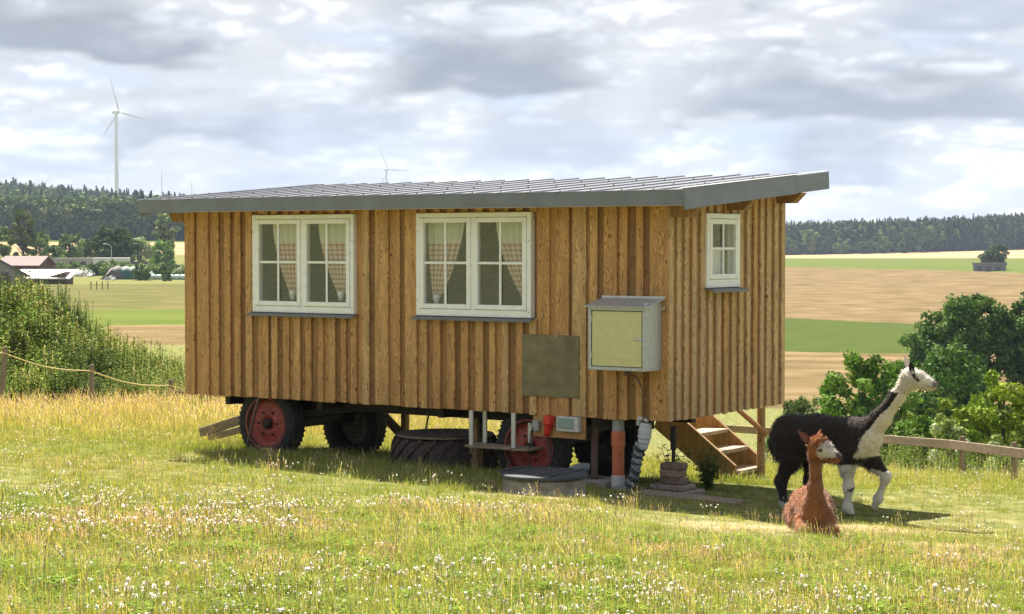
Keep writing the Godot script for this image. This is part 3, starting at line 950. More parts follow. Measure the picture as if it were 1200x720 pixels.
# ------------------------------------------------------------------ things on and under the house
func under_house() -> void:
	# steel cupboard on the wall
	var t := at_house("metal_cabinet", "grey steel cabinet with a pale yellow door on the long wall", "cabinet", Vector3(-0.41, 1.16, 0.003))
	var g := G.new()
	g.box(Vector3(-0.33, 0.0, 0.0), Vector3(0.33, 0.02, 0.32), 0.003)
	g.box(Vector3(-0.33, 0.02, 0.0), Vector3(-0.31, 0.64, 0.318), 0.003)
	g.box(Vector3(0.31, 0.02, 0.0), Vector3(0.33, 0.68, 0.318), 0.003)
	g.box(Vector3(-0.31, 0.02, 0.0), Vector3(0.31, 0.66, 0.012), 0.0)
	ring(g, -0.33, 0.33, 0.0, 0.63, 0.035, 0.312, 0.325)
	put(g, "body", M.galv, t)
	g = G.new()
	g.box(Vector3(-0.285, 0.042, 0.30), Vector3(0.285, 0.588, 0.322), 0.003)
	var dr := put(g, "door", M.door_yellow, t)
	g = G.new(); g.box(Vector3(0.19, 0.305, 0.323), Vector3(0.30, 0.322, 0.338), 0.004); g.box(Vector3(0.262, 0.295, 0.324), Vector3(0.29, 0.332, 0.334), 0.004)
	put(g, "handle", M.alu, dr)
	for y in [0.12, 0.48]:
		g = G.new(); g.tube([Vector3(-0.292, y, 0.328), Vector3(-0.292, y + 0.06, 0.328)], [0.009, 0.009], 8); put(g, "hinge", M.alu, dr)
	g = G.new()
	g.prism([Vector2(-0.36, 0.63), Vector2(-0.36, 0.638), Vector2(0.0, 0.715), Vector2(0.0, 0.707)], -0.36, 0.37, Transform3D(Basis(Vector3(0, 0, -1), Vector3.UP, Vector3(1, 0, 0)), Vector3.ZERO))
	put(g, "lid", M.galv, t)
	g = G.new(); g.box(Vector3(-0.36, 0.706, 0.0005), Vector3(0.37, 0.735, 0.006), 0.001); put(g, "back_flange", M.alu, t)
	g = G.new(); g.box(Vector3(0.331, 0.60, 0.0), Vector3(0.37, 0.625, 0.012), 0.002); put(g, "bracket", M.alu, t)
	g = G.new()
	g.tube([Vector3(0.06, 0.0, 0.22), Vector3(0.06, -0.05, 0.22), Vector3(0.12, -0.06, 0.14), Vector3(0.13, -0.2, 0.03), Vector3(0.13, -0.52, 0.02)], [0.012, 0.012, 0.009, 0.006, 0.006], 8)
	g.box(Vector3(0.03, -0.05, 0.195), Vector3(0.10, -0.02, 0.245), 0.006)
	put(g, "gas_pipe", M.brown_steel, t)
	# sheet on a hook
	t = at_house("metal_sheet", "square brownish metal sheet hanging on the wall below the window", "metal sheet", Vector3(-1.395, 0.832, 0.004))
	g = G.new(); g.box(Vector3(-0.352, 0, 0), Vector3(0.352, 0.644, 0.006), 0.002); put(g, "sheet", M.plate, t)
	g = G.new(); g.box(Vector3(0.06, 0.61, 0.0065), Vector3(0.085, 0.67, 0.012), 0.003); put(g, "hook", M.tread, t)
	# hanging step
	t = at_house("hanging_step", "grey board hung on four pale metal straps under the long wall", "step", Vector3(-1.98, 0.285, 0.0))
	piece(t, "board", Vector3(-0.41, -0.02, -0.16), Vector3(0.40, 0.006, 0.14), M.grey_wood, 0.003)
	for q in [[-0.34, 0.115], [-0.34, -0.14], [0.20, 0.115], [0.24, -0.14]]:
		g = G.new(); g.box(Vector3(q[0] - 0.024, -0.028, q[1] - 0.012), Vector3(q[0] + 0.024, 0.37, q[1] + 0.012), 0.003); put(g, "strap", M.alu, t)
	# electric panel
	t = at_house("meter_panel", "small wooden board with socket under the long wall", "panel", Vector3(-1.30, 0.41, -0.05))
	piece(t, "backboard", Vector3(-0.33, 0.0, 0.0), Vector3(0.31, 0.24, 0.025), M.boards[3], 0.003)
	g = G.new(); g.box(Vector3(-0.31, 0.06, 0.0255), Vector3(-0.23, 0.17, 0.08), 0.008); put(g, "socket", M.grey_plastic, t)
	t = at_house("fuse_box", "light grey fuse box with a clear flap under the long wall", "fuse box", Vector3(-1.165, 0.485, -0.0245))
	g = G.new(); g.box(Vector3(-0.135, 0.0, 0), Vector3(0.135, 0.155, 0.07), 0.008); put(g, "case", M.white_plastic, t)
	g = G.new(); g.box(Vector3(-0.11, 0.035, 0.0705), Vector3(0.075, 0.14, 0.082), 0.006); put(g, "flap", M.clear_lid, t)
	t = at_house("red_plug", "bright red power plug hanging beside the fuse box", "plug", Vector3(-1.43, 0.43, 0.02))
	g = G.new(); g.lathe([Vector2(0.0, 0.0), Vector2(0.03, 0.0), Vector2(0.036, 0.04), Vector2(0.04, 0.10), Vector2(0.048, 0.12), Vector2(0.05, 0.21), Vector2(0.0, 0.21)], Transform3D(Basis(Vector3.BACK, -0.18), Vector3.ZERO), 16); put(g, "body", M.red, t)
	g = G.new(); g.box(Vector3(-0.005, 0.12, 0.035), Vector3(0.075, 0.21, 0.062), 0.01); put(g, "flap", M.red, t)
	t = at_house("power_cable", "thin black cable running from the red plug down to the ground", "cable", Vector3(-1.43, 0, 0.02))
	g = G.new()
	g.tube([Vector3(0, 0.43, 0), Vector3(0.01, 0.36, 0.01), Vector3(0.08, 0.22, 0.03), Vector3(0.2, 0.10, 0.05), Vector3(0.34, 0.0, 0.06), Vector3(0.42, hgy(-1.0, 0.1), 0.08)], [0.008, 0.008, 0.008, 0.008, 0.008, 0.008], 6)
	put(g, "sheath", M.black, t)
	t = at_house("power_cable", "thin black cable hanging straight down from the left of the panel", "cable", Vector3(-1.58, 0, 0.02))
	g = G.new(); g.tube([Vector3(0, 0.52, 0), Vector3(-0.03, 0.46, 0.02), Vector3(-0.05, 0.2, 0.02), Vector3(-0.03, hgy(-1.6, 0.05), 0.02)], [0.007, 0.007, 0.007, 0.007], 6); put(g, "sheath", M.black, t)
	t = at_house("power_cable", "short black cable end hanging behind the big tractor tyre", "cable", Vector3(-3.05, 0.4, -0.1))
	g = G.new(); g.tube([Vector3(0, 0.26, 0), Vector3(0.01, 0.16, 0), Vector3(-0.03, 0.0, 0), Vector3(-0.035, -0.05, 0)], [0.011, 0.011, 0.011, 0.011], 6); put(g, "sheath", M.black, t)
	# props and pipes
	t = at_house("steel_prop", "brown steel prop left of the orange drain pipe", "prop", Vector3(-0.985, hgy(-0.985, -0.2) - 0.02, -0.2))
	g = G.new(); g.tube([Vector3(0, 0, 0), Vector3(0, 0.72, 0)], [0.037, 0.037], 16); put(g, "tube", M.brown_steel, t)
	g = G.new(); g.box(Vector3(-0.09, 0.08, -0.09), Vector3(0.09, 0.10, 0.09), 0.003); put(g, "foot_plate", M.brown_steel, t)
	t = at_house("concrete_slab", "flat concrete slab beneath the brown steel prop", "slab", Vector3(-0.93, hgy(-0.95, -0.2) - 0.03, -0.2))
	g = G.new(); g.box(Vector3(-0.22, 0, -0.22), Vector3(0.19, 0.11, 0.2), 0.012); put(g, "block", M.concrete, t)
	var py := hgy(-0.65, -0.12)
	t = at_house("drain_pipe", "orange plastic drain pipe standing under the near house corner", "drain pipe", Vector3(-0.652, py, -0.12))
	g = G.new(); g.lathe([Vector2(0.072, -0.05), Vector2(0.072, 0.14), Vector2(0.062, 0.145)], Transform3D.IDENTITY, 24, true); put(g, "white_socket", M.white_plastic, t)
	g = G.new(); g.lathe([Vector2(0.062, 0.10), Vector2(0.062, 0.44), Vector2(0.071, 0.442), Vector2(0.071, 0.58), Vector2(0.066, 0.60), Vector2(0.06, 0.60)], Transform3D.IDENTITY, 24, true); put(g, "orange_pipe", M.orange, t)
	g = G.new(); g.lathe([Vector2(0.062, 0.58), Vector2(0.062, 0.78)], Transform3D.IDENTITY, 24, true); put(g, "grey_pipe", M.grey_plastic, t)
	t = at_house("insulated_hose", "hose wrapped in silver foil and a pale plastic bag beside the orange pipe", "hose", Vector3(-0.36, hgy(-0.4, -0.05), -0.05))
	g = G.new()
	var P := []
	var R := []
	for k in 26:
		var s := k / 25.0
		P.append(Vector3(lerpf(-0.10, 0.035, s) + 0.02 * sin(s * 5.0), lerpf(0.03, 0.50, s), 0.05 - 0.03 * s))
		R.append(0.055 + 0.007 * sin(k * 2.1) - 0.008 * s)
	g.tube(P, R, 14); put(g, "foil_wrap", M.foil, t)
	g = G.new()
	for k in 6:
		var c: Vector3 = P[2 + k * 4]
		g.tube([c + Vector3(-0.012, -0.016, 0), c + Vector3(0.012, 0.016, 0)], [0.062 - 0.001 * k, 0.061 - 0.001 * k], 14)
	put(g, "tape_turns", M.dark_plastic, t)
	g = G.new()
	var pr := []
	for k in 12:
		var s := k / 11.0
		pr.append(Vector2(0.040 + 0.030 * sin(s * 2.7) + 0.004 * sin(k * 2.7), 0.44 + 0.27 * s))
	g.lathe(pr, Transform3D(Basis(Vector3.BACK, -0.12), Vector3(0.0, 0, 0.02)), 9, true); put(g, "plastic_bag", M.bag, t)
	g = G.new(); g.tube([Vector3(0.0, 0.68, 0.02), Vector3(0.03, 0.75, 0.03), Vector3(0.12, 0.73, 0.05)], [0.03, 0.035, 0.02], 8); put(g, "valve", M.alu, t)
	g = G.new(); g.tube([Vector3(-0.10, 0.03, 0.05), Vector3(-0.16, 0.02, 0.07), Vector3(-0.26, -0.01, 0.09)], [0.05, 0.045, 0.04], 10); put(g, "hose_end", M.corrugated, t)
	# shaft with lid
	var mx := -0.68
	var mzz := 1.22
	var my := hgy(mx, mzz)
	t = at_house("concrete_shaft", "round concrete shaft ring with dark lid in the grass", "shaft", Vector3(mx, my + 0.05, mzz))
	g = G.new(); g.lathe([Vector2(0.40, -0.2), Vector2(0.40, 0.10), Vector2(0.39, 0.115), Vector2(0.30, 0.12), Vector2(0.30, 0.0)], Transform3D.IDENTITY, 36); put(g, "ring", M.concrete, t)
	g = G.new(); g.lathe([Vector2(0.0, 0.175), Vector2(0.10, 0.178), Vector2(0.30, 0.172), Vector2(0.41, 0.16), Vector2(0.425, 0.15), Vector2(0.425, 0.122), Vector2(0.40, 0.117)], Transform3D.IDENTITY, 36)
	for k in 6: g.box(Vector3(-0.36 + k * 0.12, 0.170, -0.28), Vector3(-0.33 + k * 0.12, 0.184, 0.28), 0.004)
	put(g, "lid", M.dark_plastic, t)
	t = at_house("corrugated_hose", "short grey corrugated hose elbow behind the concrete shaft", "hose", Vector3(-0.93, hgy(-0.9, 0.35), 0.35))
	P = []
	R = []
	for k in 40:
		var s := k / 39.0
		var ang := s * PI * 0.6
		P.append(Vector3(-0.06 + 0.14 * (1.0 - cos(ang)), 0.05 + 0.15 * sin(ang) + (0.0 if s > 0.02 else -0.05), 0.05 - 0.2 * s))
		R.append(0.048 + (0.006 if k % 3 == 0 else -0.003))
	g = G.new(); g.tube(P, R, 12); put(g, "sleeve", M.corrugated, t)
	# brick stack and its prop
	var by := hgy(-0.12, -0.3)
	t = at_house("steel_prop", "thin dark steel prop standing on the stacked bricks", "prop", Vector3(-0.12, by + 0.34, -0.32))
	g = G.new(); g.tube([Vector3.ZERO, Vector3(0, 0.36, 0)], [0.02, 0.02], 10); put(g, "tube", M.steel, t)
	g = G.new(); g.tube([Vector3(0, 0.12, 0), Vector3(0, 0.36, 0)], [0.032, 0.032], 10); put(g, "sleeve", M.steel, t)
	var lab := ["lowest wide paving slab under the brick stack", "wide paving slab lying on the lowest slab", "brick course on the slabs, lower of three", "middle brick of the stack under the prop", "topmost brick directly under the thin steel prop"]
	var sz := [[0.25, 0.06, 0.20], [0.19, 0.055, 0.15], [0.125, 0.072, 0.085], [0.105, 0.075, 0.10], [0.122, 0.068, 0.08]]
	var yy := by
	for k in 5:
		t = at_house("paving_brick", lab[k], "brick", Vector3(-0.12 + rnd(-0.02, 0.02), yy, -0.32 + rnd(-0.015, 0.015)), "stacked bricks under the prop")
		t.rotation.y += rnd(-0.16, 0.16)
		g = G.new(); g.box(Vector3(-sz[k][0], 0, -sz[k][2]), Vector3(sz[k][0], sz[k][1] - 0.001, sz[k][2]), 0.010); put(g, "block", [M.brick2, M.brick2, M.brick, M.brick3, M.brick][k], t)
		yy += sz[k][1]
	for q in [[0.28, 0.10, 0.55, 0.15, 0.06, "weathered plank lying flat in front of the brick stack"], [0.05, -0.10, 0.62, 0.09, -0.05, "darker plank lying behind the flat weathered plank"]]:
		t = at_house("ground_plank", q[5], "plank", Vector3(q[0], hgy(q[0], q[1]) + 0.012, q[1]))
		t.rotation.y += q[4]
		t.rotation.z = -0.03
		piece(t, "board", Vector3(-q[2], 0, -q[3]), Vector3(q[2], 0.035, q[3]), M.grey_wood if q[3] > 0.1 else M.dark_wood, 0.005)
	# tractor tyre lying flat
	var ty := hgy(-3.25, -0.75)
	t = at_house("tractor_tyre", "big worn tractor tyre lying flat under the trailer house", "tractor tyre", Vector3(-3.33, ty - 0.04, -0.80))
	t.scale.y = 0.88
	g = G.new()
	g.lathe([Vector2(0.36, 0.0), Vector2(0.48, 0.0), Vector2(0.56, 0.06), Vector2(0.585, 0.14), Vector2(0.59, 0.24), Vector2(0.585, 0.34), Vector2(0.56, 0.42), Vector2(0.48, 0.47), Vector2(0.36, 0.47)], Transform3D.IDENTITY, 44)
	put(g, "carcass", M.tractor, t)
	var lg := G.new()
	for s in [0, 1]:
		var A := []
		for k in 6:
			var f := k / 5.0
			var y := (0.225 - f * 0.21) if s == 0 else (0.245 + f * 0.21)
			var an := f * 0.30
			var rr := 0.585 - 0.045 * f * f
			A.append([Vector3(sin(an) * rr, y, cos(an) * rr), an])
		for k in 5:
			for e in [0]:
				var a0: Vector3 = A[k][0]
				var a1: Vector3 = A[k + 1][0]
				lg.beam(a0 + Vector3(sin(A[k][1]), 0, cos(A[k][1])) * 0.005, a1 + Vector3(sin(A[k + 1][1]), 0, cos(A[k + 1][1])) * 0.005, 0.055, 0.06, 0.008, Vector3(sin(A[k][1]), 0, cos(A[k][1])))
		# mesh shared by all lugs of this row
		var lm := lg.mesh()
		for k in 20:
			var o := put(lm, "lug", M.tractor, t)
			o.rotation.y = TAU * (k + 0.5 * s) / 20
		lg = G.new()
	t = at_house("tyre_lid", "thin grey board lying on top of the big tractor tyre", "board", Vector3(-3.33, ty + 0.376, -0.80))
	g = G.new(); g.lathe([Vector2(0, 0), Vector2(0.55, 0), Vector2(0.555, 0.004), Vector2(0.555, 0.018), Vector2(0.55, 0.022), Vector2(0, 0.022)], Transform3D.IDENTITY, 44, true); put(g, "disc", M.grey_wood, t)
	# posts behind the tyre
	t = at_house("support_post", "thick wooden support post beside the hanging step", "post", Vector3(-2.76, hgy(-2.76, -0.6) - 0.1, -0.6))
	g = G.new(); g.box(Vector3(-0.06, 0, -0.06), Vector3(0.06, 0.74, 0.06), 0.01); put(g, "shaft", M.post, t)
	t = at_house("support_post", "round wooden support post behind the big tractor tyre", "post", Vector3(-4.96, hgy(-4.96, -2.2) - 0.1, -2.2))
	g = G.new(); g.tube([Vector3.ZERO, Vector3(0, 1.0, 0)], [0.055, 0.052], 14); put(g, "shaft", M.post, t)
	t = at_house("slanted_plank", "plank leaning at a slant behind the tractor tyre", "plank", Vector3(-5.2, 0.2, -2.15))
	g = G.new(); g.beam(Vector3(-0.35, 0.32, 0), Vector3(0.45, -0.32, 0), 0.05, 0.11, 0.004); put(g, "board", M.grey_wood, t)
	# leafy plants under the near end
	for q in [[-0.42, -0.85, 0.40, 50, "leafy dock plant growing behind the foil-wrapped hose"], [-0.12, -1.05, 0.40, 80, "bushy nettle growing between the brick stack and the steps"], [-0.5, -1.7, 0.36, 60, "low nettle growing against the near side of the steps"]]:
		var p := hx * Vector3(q[0], 0, q[1])
		var pl := thing("leafy_plant", q[4], "plant", Vector3(p.x, ground(p.x, p.z) - 0.01, p.z))
		var st := G.new()
		var lf := G.new()
		lf.colored = true
		for k in int(q[3] / 6):
			var dir: Vector3 = Vector3(rnd(-0.5, 0.5), 1, rnd(-0.5, 0.5)) * q[2] * rnd(0.6, 1.15)
			st.tube([Vector3.ZERO, dir * 0.5 + Vector3(0, 0.03, 0), dir], [0.006, 0.004, 0.002], 5, false)
			for j in 26:
				var s := rnd(0.15, 1.05)
				leaf(lf, dir * s, rnd(0, TAU), rnd(-0.3, 0.5), rnd(0.05, 0.09), 0.5, pick([Color(0.11, 0.19, 0.035), Color(0.15, 0.24, 0.05), Color(0.08, 0.15, 0.03)]))
		put(st, "stems", M.bark, pl)
		put(lf, "leaves", M.leaf, pl)

func pick(a: Array):
	return a[rng.randi() % a.size()]

# one pointed leaf with a fold, out from p in the direction az
func leaf(g: G, p: Vector3, az: float, rise: float, l: float, w: float, c: Color) -> void:
	var d := Vector3(cos(az) * cos(rise), sin(rise), sin(az) * cos(rise))
	var s := d.cross(Vector3.UP).normalized() * l * w * 0.5
	var up := s.cross(d).normalized()
	g.col = c * rnd(0.8, 1.2)
	var m := p + d * l * 0.45 - up * l * 0.06
	var e := p + d * l - up * l * 0.12
	var n1 := (up + s.normalized() * 0.35).normalized()
	var n2 := (up - s.normalized() * 0.35).normalized()
	g.tri(p, m + s + up * l * 0.05, e, n1)
	g.tri(p, e, m - s + up * l * 0.05, n2)

# ------------------------------------------------------------------ fences
func fences() -> void:
	var f := thing("rail_fence", "low wooden rail fence with wire netting behind the llama", "fence", on(5.4, 29))
	var o := -f.position
	var L := [Vector3(3.2, -0.93, -34.6), Vector3(3.893, -0.817, -33), Vector3(5.395, -0.559, -29), Vector3(6.1, -0.37, -26.2), Vector3(6.536, -0.257, -24), Vector3(7.3, -0.10, -20.5)]
	for i in L.size() - 1:
		var g := G.new()
		g.uvo = Vector2(rnd(0, 2), rnd(0, 2))
		g.beam(o + L[i], o + L[i + 1], 0.035, 0.125, 0.005)
		put(g, "rail", M.grey_wood if i != 1 else M.post, f)
	for q in [[0, 0.5], [1, 0.35], [2, 0.0], [3, 0.15], [3, 0.85], [4, 0.6]]:
		var p: Vector3 = L[q[0]].lerp(L[q[0] + 1], q[1])
		var gy := ground(p.x, p.z)
		var g := G.new()
		g.tube([o + Vector3(p.x + 0.05, gy - 0.3, p.z - 0.05), o + Vector3(p.x + 0.05, p.y + 0.11, p.z - 0.05), o + Vector3(p.x + 0.05, p.y + 0.125, p.z - 0.05)], [0.045, 0.043, 0.03], 10)
		put(g, "post", M.grey_wood, f)
	var g := G.new()
	for i in L.size() - 1:
		var a: Vector3 = L[i]
		var b: Vector3 = L[i + 1]
		for k in 4:
			var s := 0.12 + k * 0.14
			g.tube([o + Vector3(a.x, a.y - s, a.z - 0.06), o + Vector3(b.x, b.y - s, b.z - 0.06)], [0.0022, 0.0022], 4, false)
		var n := int((b - a).length() / 0.15)
		for k in n:
			var p := a.lerp(b, float(k) / n)
			g.tube([o + Vector3(p.x, p.y - 0.1, p.z - 0.06), o + Vector3(p.x, p.y - 0.56, p.z - 0.06)], [0.0015, 0.0015], 4, false)
	put(g, "wire_netting", M.wire, f)
	# posts with yellow tape on the left
	var e := thing("tape_fence", "grey wooden posts joined by a yellow fence tape before the weedy bank", "fence", on(-8.2, 36))
	o = -e.position
	var T := [Vector3(-11.6, 0.80, -36.6), Vector3(-9.70, 0.42, -36), Vector3(-8.043, 0.08, -36), Vector3(-6.528, -0.20, -36), Vector3(-5.4, -0.30, -36.3)]
	for i in T.size():
		var p: Vector3 = T[i]
		g = G.new()
		var lean: float = [0.0, 0.09, 0.0, 0.0, 0.0][i]
		g.tube([o + Vector3(p.x - lean, ground(p.x, p.z) - 0.2, p.z), o + Vector3(p.x, p.y + 0.03, p.z), o + Vector3(p.x, p.y + 0.045, p.z)], [0.058, 0.052, 0.04], 9)
		put(g, "post", M.grey_wood, e)
		if i < T.size() - 1:
			var q: Vector3 = T[i + 1]
			g = G.new()
			var pp := []
			for k in 9: pp.append(o + p.lerp(q, k / 8.0) + Vector3(0, -0.07 - 0.10 * sin(PI * k / 8.0), 0.055))
			var rr := []
			for k in 9: rr.append(0.011)
			g.tube(pp, rr, 5)
			put(g, "tape", M.tape, e)
	g = G.new(); g.beam(o + Vector3(-6.55, -0.42, -35.94), o + Vector3(-5.4, -0.45, -35.9), 0.04, 0.10); put(g, "rail", M.grey_wood, e)

# ------------------------------------------------------------------ trees
# leaves gathered in clumps over an uneven crown; cl = [[centre, radius], ...]
func leafy(g: G, cl: Array, per: int, size: float, cols: Array, flat := 0.0) -> void:
	g.colored = true
	for q in cl:
		var c0: Color = pick(cols) * rnd(0.85, 1.15)
		for k in per:
			var u := Vector3(rng.randfn(), rng.randfn(), rng.randfn()).normalized()
			var p: Vector3 = q[0] + u * q[1] * pow(rng.randf(), 0.45) * Vector3(1, 0.85, 1)
			var nn := (u + Vector3(rng.randfn(), rng.randfn() + 0.5, rng.randfn()) * 0.7).normalized()
			var a := nn.cross(Vector3(rng.randfn(), rng.randfn(), rng.randfn())).normalized() * size * rnd(0.4, 1.35)
			var b := nn.cross(a) * rnd(0.45, 0.7)
			g.col = c0 * rnd(0.75, 1.3)
			g.quad(p - a, p - b * 0.9 - a * 0.1, p + a, p + b * 0.9 - a * 0.1, Vector2(), Vector2(), Vector2(), Vector2(), nn)

func crown(h: float, w: float, n: int, low: float, lump: float, shape := 0) -> Array:
	var out := []
	for k in n:
		var u := Vector3(rng.randfn(), rng.randfn(), rng.randfn()).normalized()
		var r := pow(rng.randf(), 0.35)
		var p := u * r
		var y := p.y * 0.5 + 0.5
		var wide := 1.0
		if shape == 1: wide = 1.15 - 0.75 * y
		elif shape == 2: wide = 0.75 + 0.35 * sin(y * 3.0)
		out.append([Vector3(p.x * w * 0.5 * wide, lerpf(h * low, h, y), p.z * w * 0.5 * wide) + Vector3(rng.randfn(), rng.randfn(), rng.randfn()) * w * 0.035, w * lump * rnd(0.7, 1.3)])
	return out

func tree(called: String, label: String, x: float, d: float, h: float, w: float, cols: Array, n := 60, per := 150, size := 0.16, low := 0.08, lump := 0.13, group := "", shape := 0, bury := 0.1) -> Node3D:
	var t := thing(called, label, "shrub" if called.ends_with("shrub") else "tree", on(x, d, -bury), 0.0, group)
	var cl := crown(h, w, n, low, lump, shape)
	var g := G.new()
	g.tube([Vector3.ZERO, Vector3(w * 0.01, h * 0.3, 0), Vector3(-w * 0.02, h * 0.6, w * 0.02), Vector3(0, h * 0.88, 0)], [h * 0.022 + 0.02, h * 0.018 + 0.015, h * 0.010 + 0.01, 0.01], 9)
	for k in mini(18, cl.size()):
		var e: Vector3 = cl[k][0]
		var s := Vector3(0, clampf(e.y * 0.55, h * 0.06, h * 0.6), 0)
		g.tube([s, s.lerp(e, 0.5) + Vector3(0, h * 0.02, 0), e], [h * 0.009 + 0.008, h * 0.005 + 0.005, 0.004], 5, false)
	put(g, "trunk", M.bark, t)
	g = G.new()
	leafy(g, cl, per, size, cols)
	put(g, "crown", M.leaf, t)
	return t

func near_trees() -> void:
	var dk := [Color(0.061, 0.124, 0.033), Color(0.083, 0.155, 0.041), Color(0.114, 0.185, 0.050)]
	var md := [Color(0.124, 0.226, 0.041), Color(0.175, 0.240, 0.057), Color(0.092, 0.175, 0.037)]
	var lt := [Color(0.19, 0.26, 0.040), Color(0.24, 0.30, 0.055), Color(0.14, 0.21, 0.034)]
	var pale := [Color(0.429, 0.478, 0.281), Color(0.528, 0.561, 0.396), Color(0.231, 0.297, 0.099)]
	var gr := [Color(0.124, 0.173, 0.066), Color(0.165, 0.214, 0.091)]
	tree("broad_tree", "big dark green tree right behind the llama's head", 29.6, 122, 7.5, 7.0, dk, 240, 120, 0.16, 0.0, 0.085, "", 2)
	tree("broad_tree", "dark green tree cut by the right picture edge, beside the big one", 34.8, 121, 8.2, 6.4, dk, 220, 120, 0.16, 0.0, 0.085, "", 2)
	tree("broad_tree", "dark tree standing behind the bright green one at the right", 40.5, 118, 8.0, 6.0, dk, 80, 160, 0.18, 0.03, 0.12, "", 2)
	tree("hedge_shrub", "dark leafy bush filling the gap under the big dark tree", 18.6, 82, 4.6, 5.0, dk, 60, 150, 0.14, 0.0, 0.14)
	tree("leafy_shrub", "mid green bush directly behind the llama's neck and back", 10.35, 55, 4.0, 2.7, md, 130, 100, 0.08, 0.0, 0.095)
	tree("leafy_shrub", "lower dark green bush between the llama's neck and the fence rail", 10.4, 46, 2.0, 2.2, [Color(0.083, 0.148, 0.030), Color(0.116, 0.198, 0.041)], 50, 150, 0.075, 0.0, 0.15)
	tree("maple_tree", "bright yellow-green young maple behind the rail fence", 11.0, 42, 2.75, 2.3, lt, 120, 90, 0.07, 0.0, 0.09, "", 2)
	tree("maple_tree", "yellow-green maple at the picture's right edge", 12.9, 44, 2.9, 2.6, lt, 110, 90, 0.07, 0.0, 0.095, "", 2)
	tree("willow_shrub", "pale whitish flowering bush beside the bright maple", 9.3, 40, 1.75, 0.95, pale, 40, 120, 0.045, 0.0, 0.14)
	tree("willow_shrub", "small pale bush low behind the fence post", 9.9, 38, 1.2, 0.9, pale, 26, 100, 0.045, 0.0, 0.16)
	tree("grey_shrub", "grey-green shrub next to the house's right edge", 10.4, 68, 2.7, 1.5, gr, 40, 120, 0.08, 0.0, 0.16)
	tree("grey_shrub", "low grey shrub behind the llama's rump", 11.6, 72, 2.6, 2.4, gr, 40, 120, 0.08, 0.0, 0.15)
	tree("grey_shrub", "small green shrub low beside the house corner", 8.6, 58, 1.4, 2.2, md, 36, 120, 0.07, 0.0, 0.16)
	# trees round the farm on the left
	var g2 := [Color(0.148, 0.214, 0.083), Color(0.198, 0.264, 0.099), Color(0.116, 0.165, 0.066)]
	var g3 := [Color(0.231, 0.281, 0.165), Color(0.281, 0.330, 0.198)]
	var g4 := [Color(0.058, 0.099, 0.036), Color(0.083, 0.132, 0.049)]
	tree("farm_tree", "tall open tree left of the farm sheds", -0.2595 * 360, 360, 11.5, 5.4, [Color(0.116, 0.148, 0.058), Color(0.165, 0.198, 0.083)], 40, 60, 0.42, 0.15, 0.12)
	tree("farm_tree", "olive tree at the left picture edge behind the barn", -0.273 * 350, 350, 9.0, 6.0, g2, 40, 60, 0.42, 0.1, 0.13)
	tree("farm_tree", "round dark tree behind the green tarpaulin", -0.212 * 380, 380, 8.2, 8.0, g4, 60, 80, 0.40, 0.0, 0.14, "", 2)
	tree("farm_tree", "tall pale poplar beside the house's left edge", -0.1835 * 385, 385, 12.0, 4.6, g3, 46, 60, 0.40, 0.08, 0.12)
	tree("farm_tree", "light green round tree in front of the pale poplar", -0.185 * 352, 352, 5.8, 4.6, [Color(0.198, 0.314, 0.099), Color(0.247, 0.363, 0.132)], 36, 60, 0.38, 0.0, 0.15)
	var lb := ["short olive tree behind the white roofed shed", "bushy tree right of the short olive tree", "small tree between the sheds and the round dark tree", "thin tree left of the round dark tree", "grey-green willow right of the round dark tree", "low bush behind the grey tarpaulin", "low tree between the tall open tree and the shed"]
	var lx := [-0.242, -0.233, -0.226, -0.219, -0.1985, -0.205, -0.2505]
	for k in 7:
		tree("farm_tree", lb[k], lx[k] * (385 + k * 6), 385 + k * 6, [4.6, 6.6, 5.4, 5.8, 6.2, 4.6, 6.4][k], [4.6, 5.4, 5.0, 3.4, 7.6, 5.0, 5.0][k], [g2, g2, g3, g4, g3, g3, g2][k], 34, 50, 0.42, 0.0, 0.16, "trees round the farm")
	tree("yard_shrub", "small round shrub standing in front of the green tarpaulin", -0.1965 * 300, 300, 2.9, 2.7, g2, 30, 60, 0.22, 0.0, 0.17)
	tree("yard_shrub", "tiny shrub in front of the wrapped bales", -0.1835 * 296, 296, 1.9, 1.6, g2, 22, 50, 0.18, 0.0, 0.18)
	tree("yard_shrub", "low spreading shrub left of the green tarpaulin", -0.208 * 318, 318, 2.2, 5.4, g2, 34, 60, 0.24, 0.0, 0.15)
	var hb := ["first", "second", "third", "fourth", "fifth", "sixth", "seventh", "eighth", "ninth", "tenth"]
	for k in 10:
		tree("hedge_shrub", "%s low bush from the left in the scrub before the farm yard" % hb[k], (-0.240 + k * 0.0072 + rnd(-0.002, 0.002)) * (330 - k * 2), 330 - k * 2, rnd(1.6, 2.8), rnd(3.2, 5.6), pick([g2, g3, g4]), 26, 50, 0.26, 0.0, 0.16, "scrub before the farm yard")
	# right: the tree by the shed and the row before the dark forest
	tree("field_tree", "round grey-green tree behind the field shed", 0.2555 * 570, 570, 8.0, 7.0, [Color(0.074, 0.107, 0.046), Color(0.099, 0.132, 0.056)], 60, 70, 0.45, 0.0, 0.15, "", 2)
	var fl := ["leftmost light tree before the dark right hand forest", "yellowish light tree second in the row before the dark forest", "bushy light tree third in the row before the dark forest", "small light tree fourth in the row before the dark forest", "light round tree in the middle of the row before the dark forest", "taller light tree right of the row's middle", "broad light tree with a visible stem before the dark forest", "last light tree of the row before the dark forest"]
	var fx := [926, 950, 962, 985, 1012, 1032, 1055, 1078]
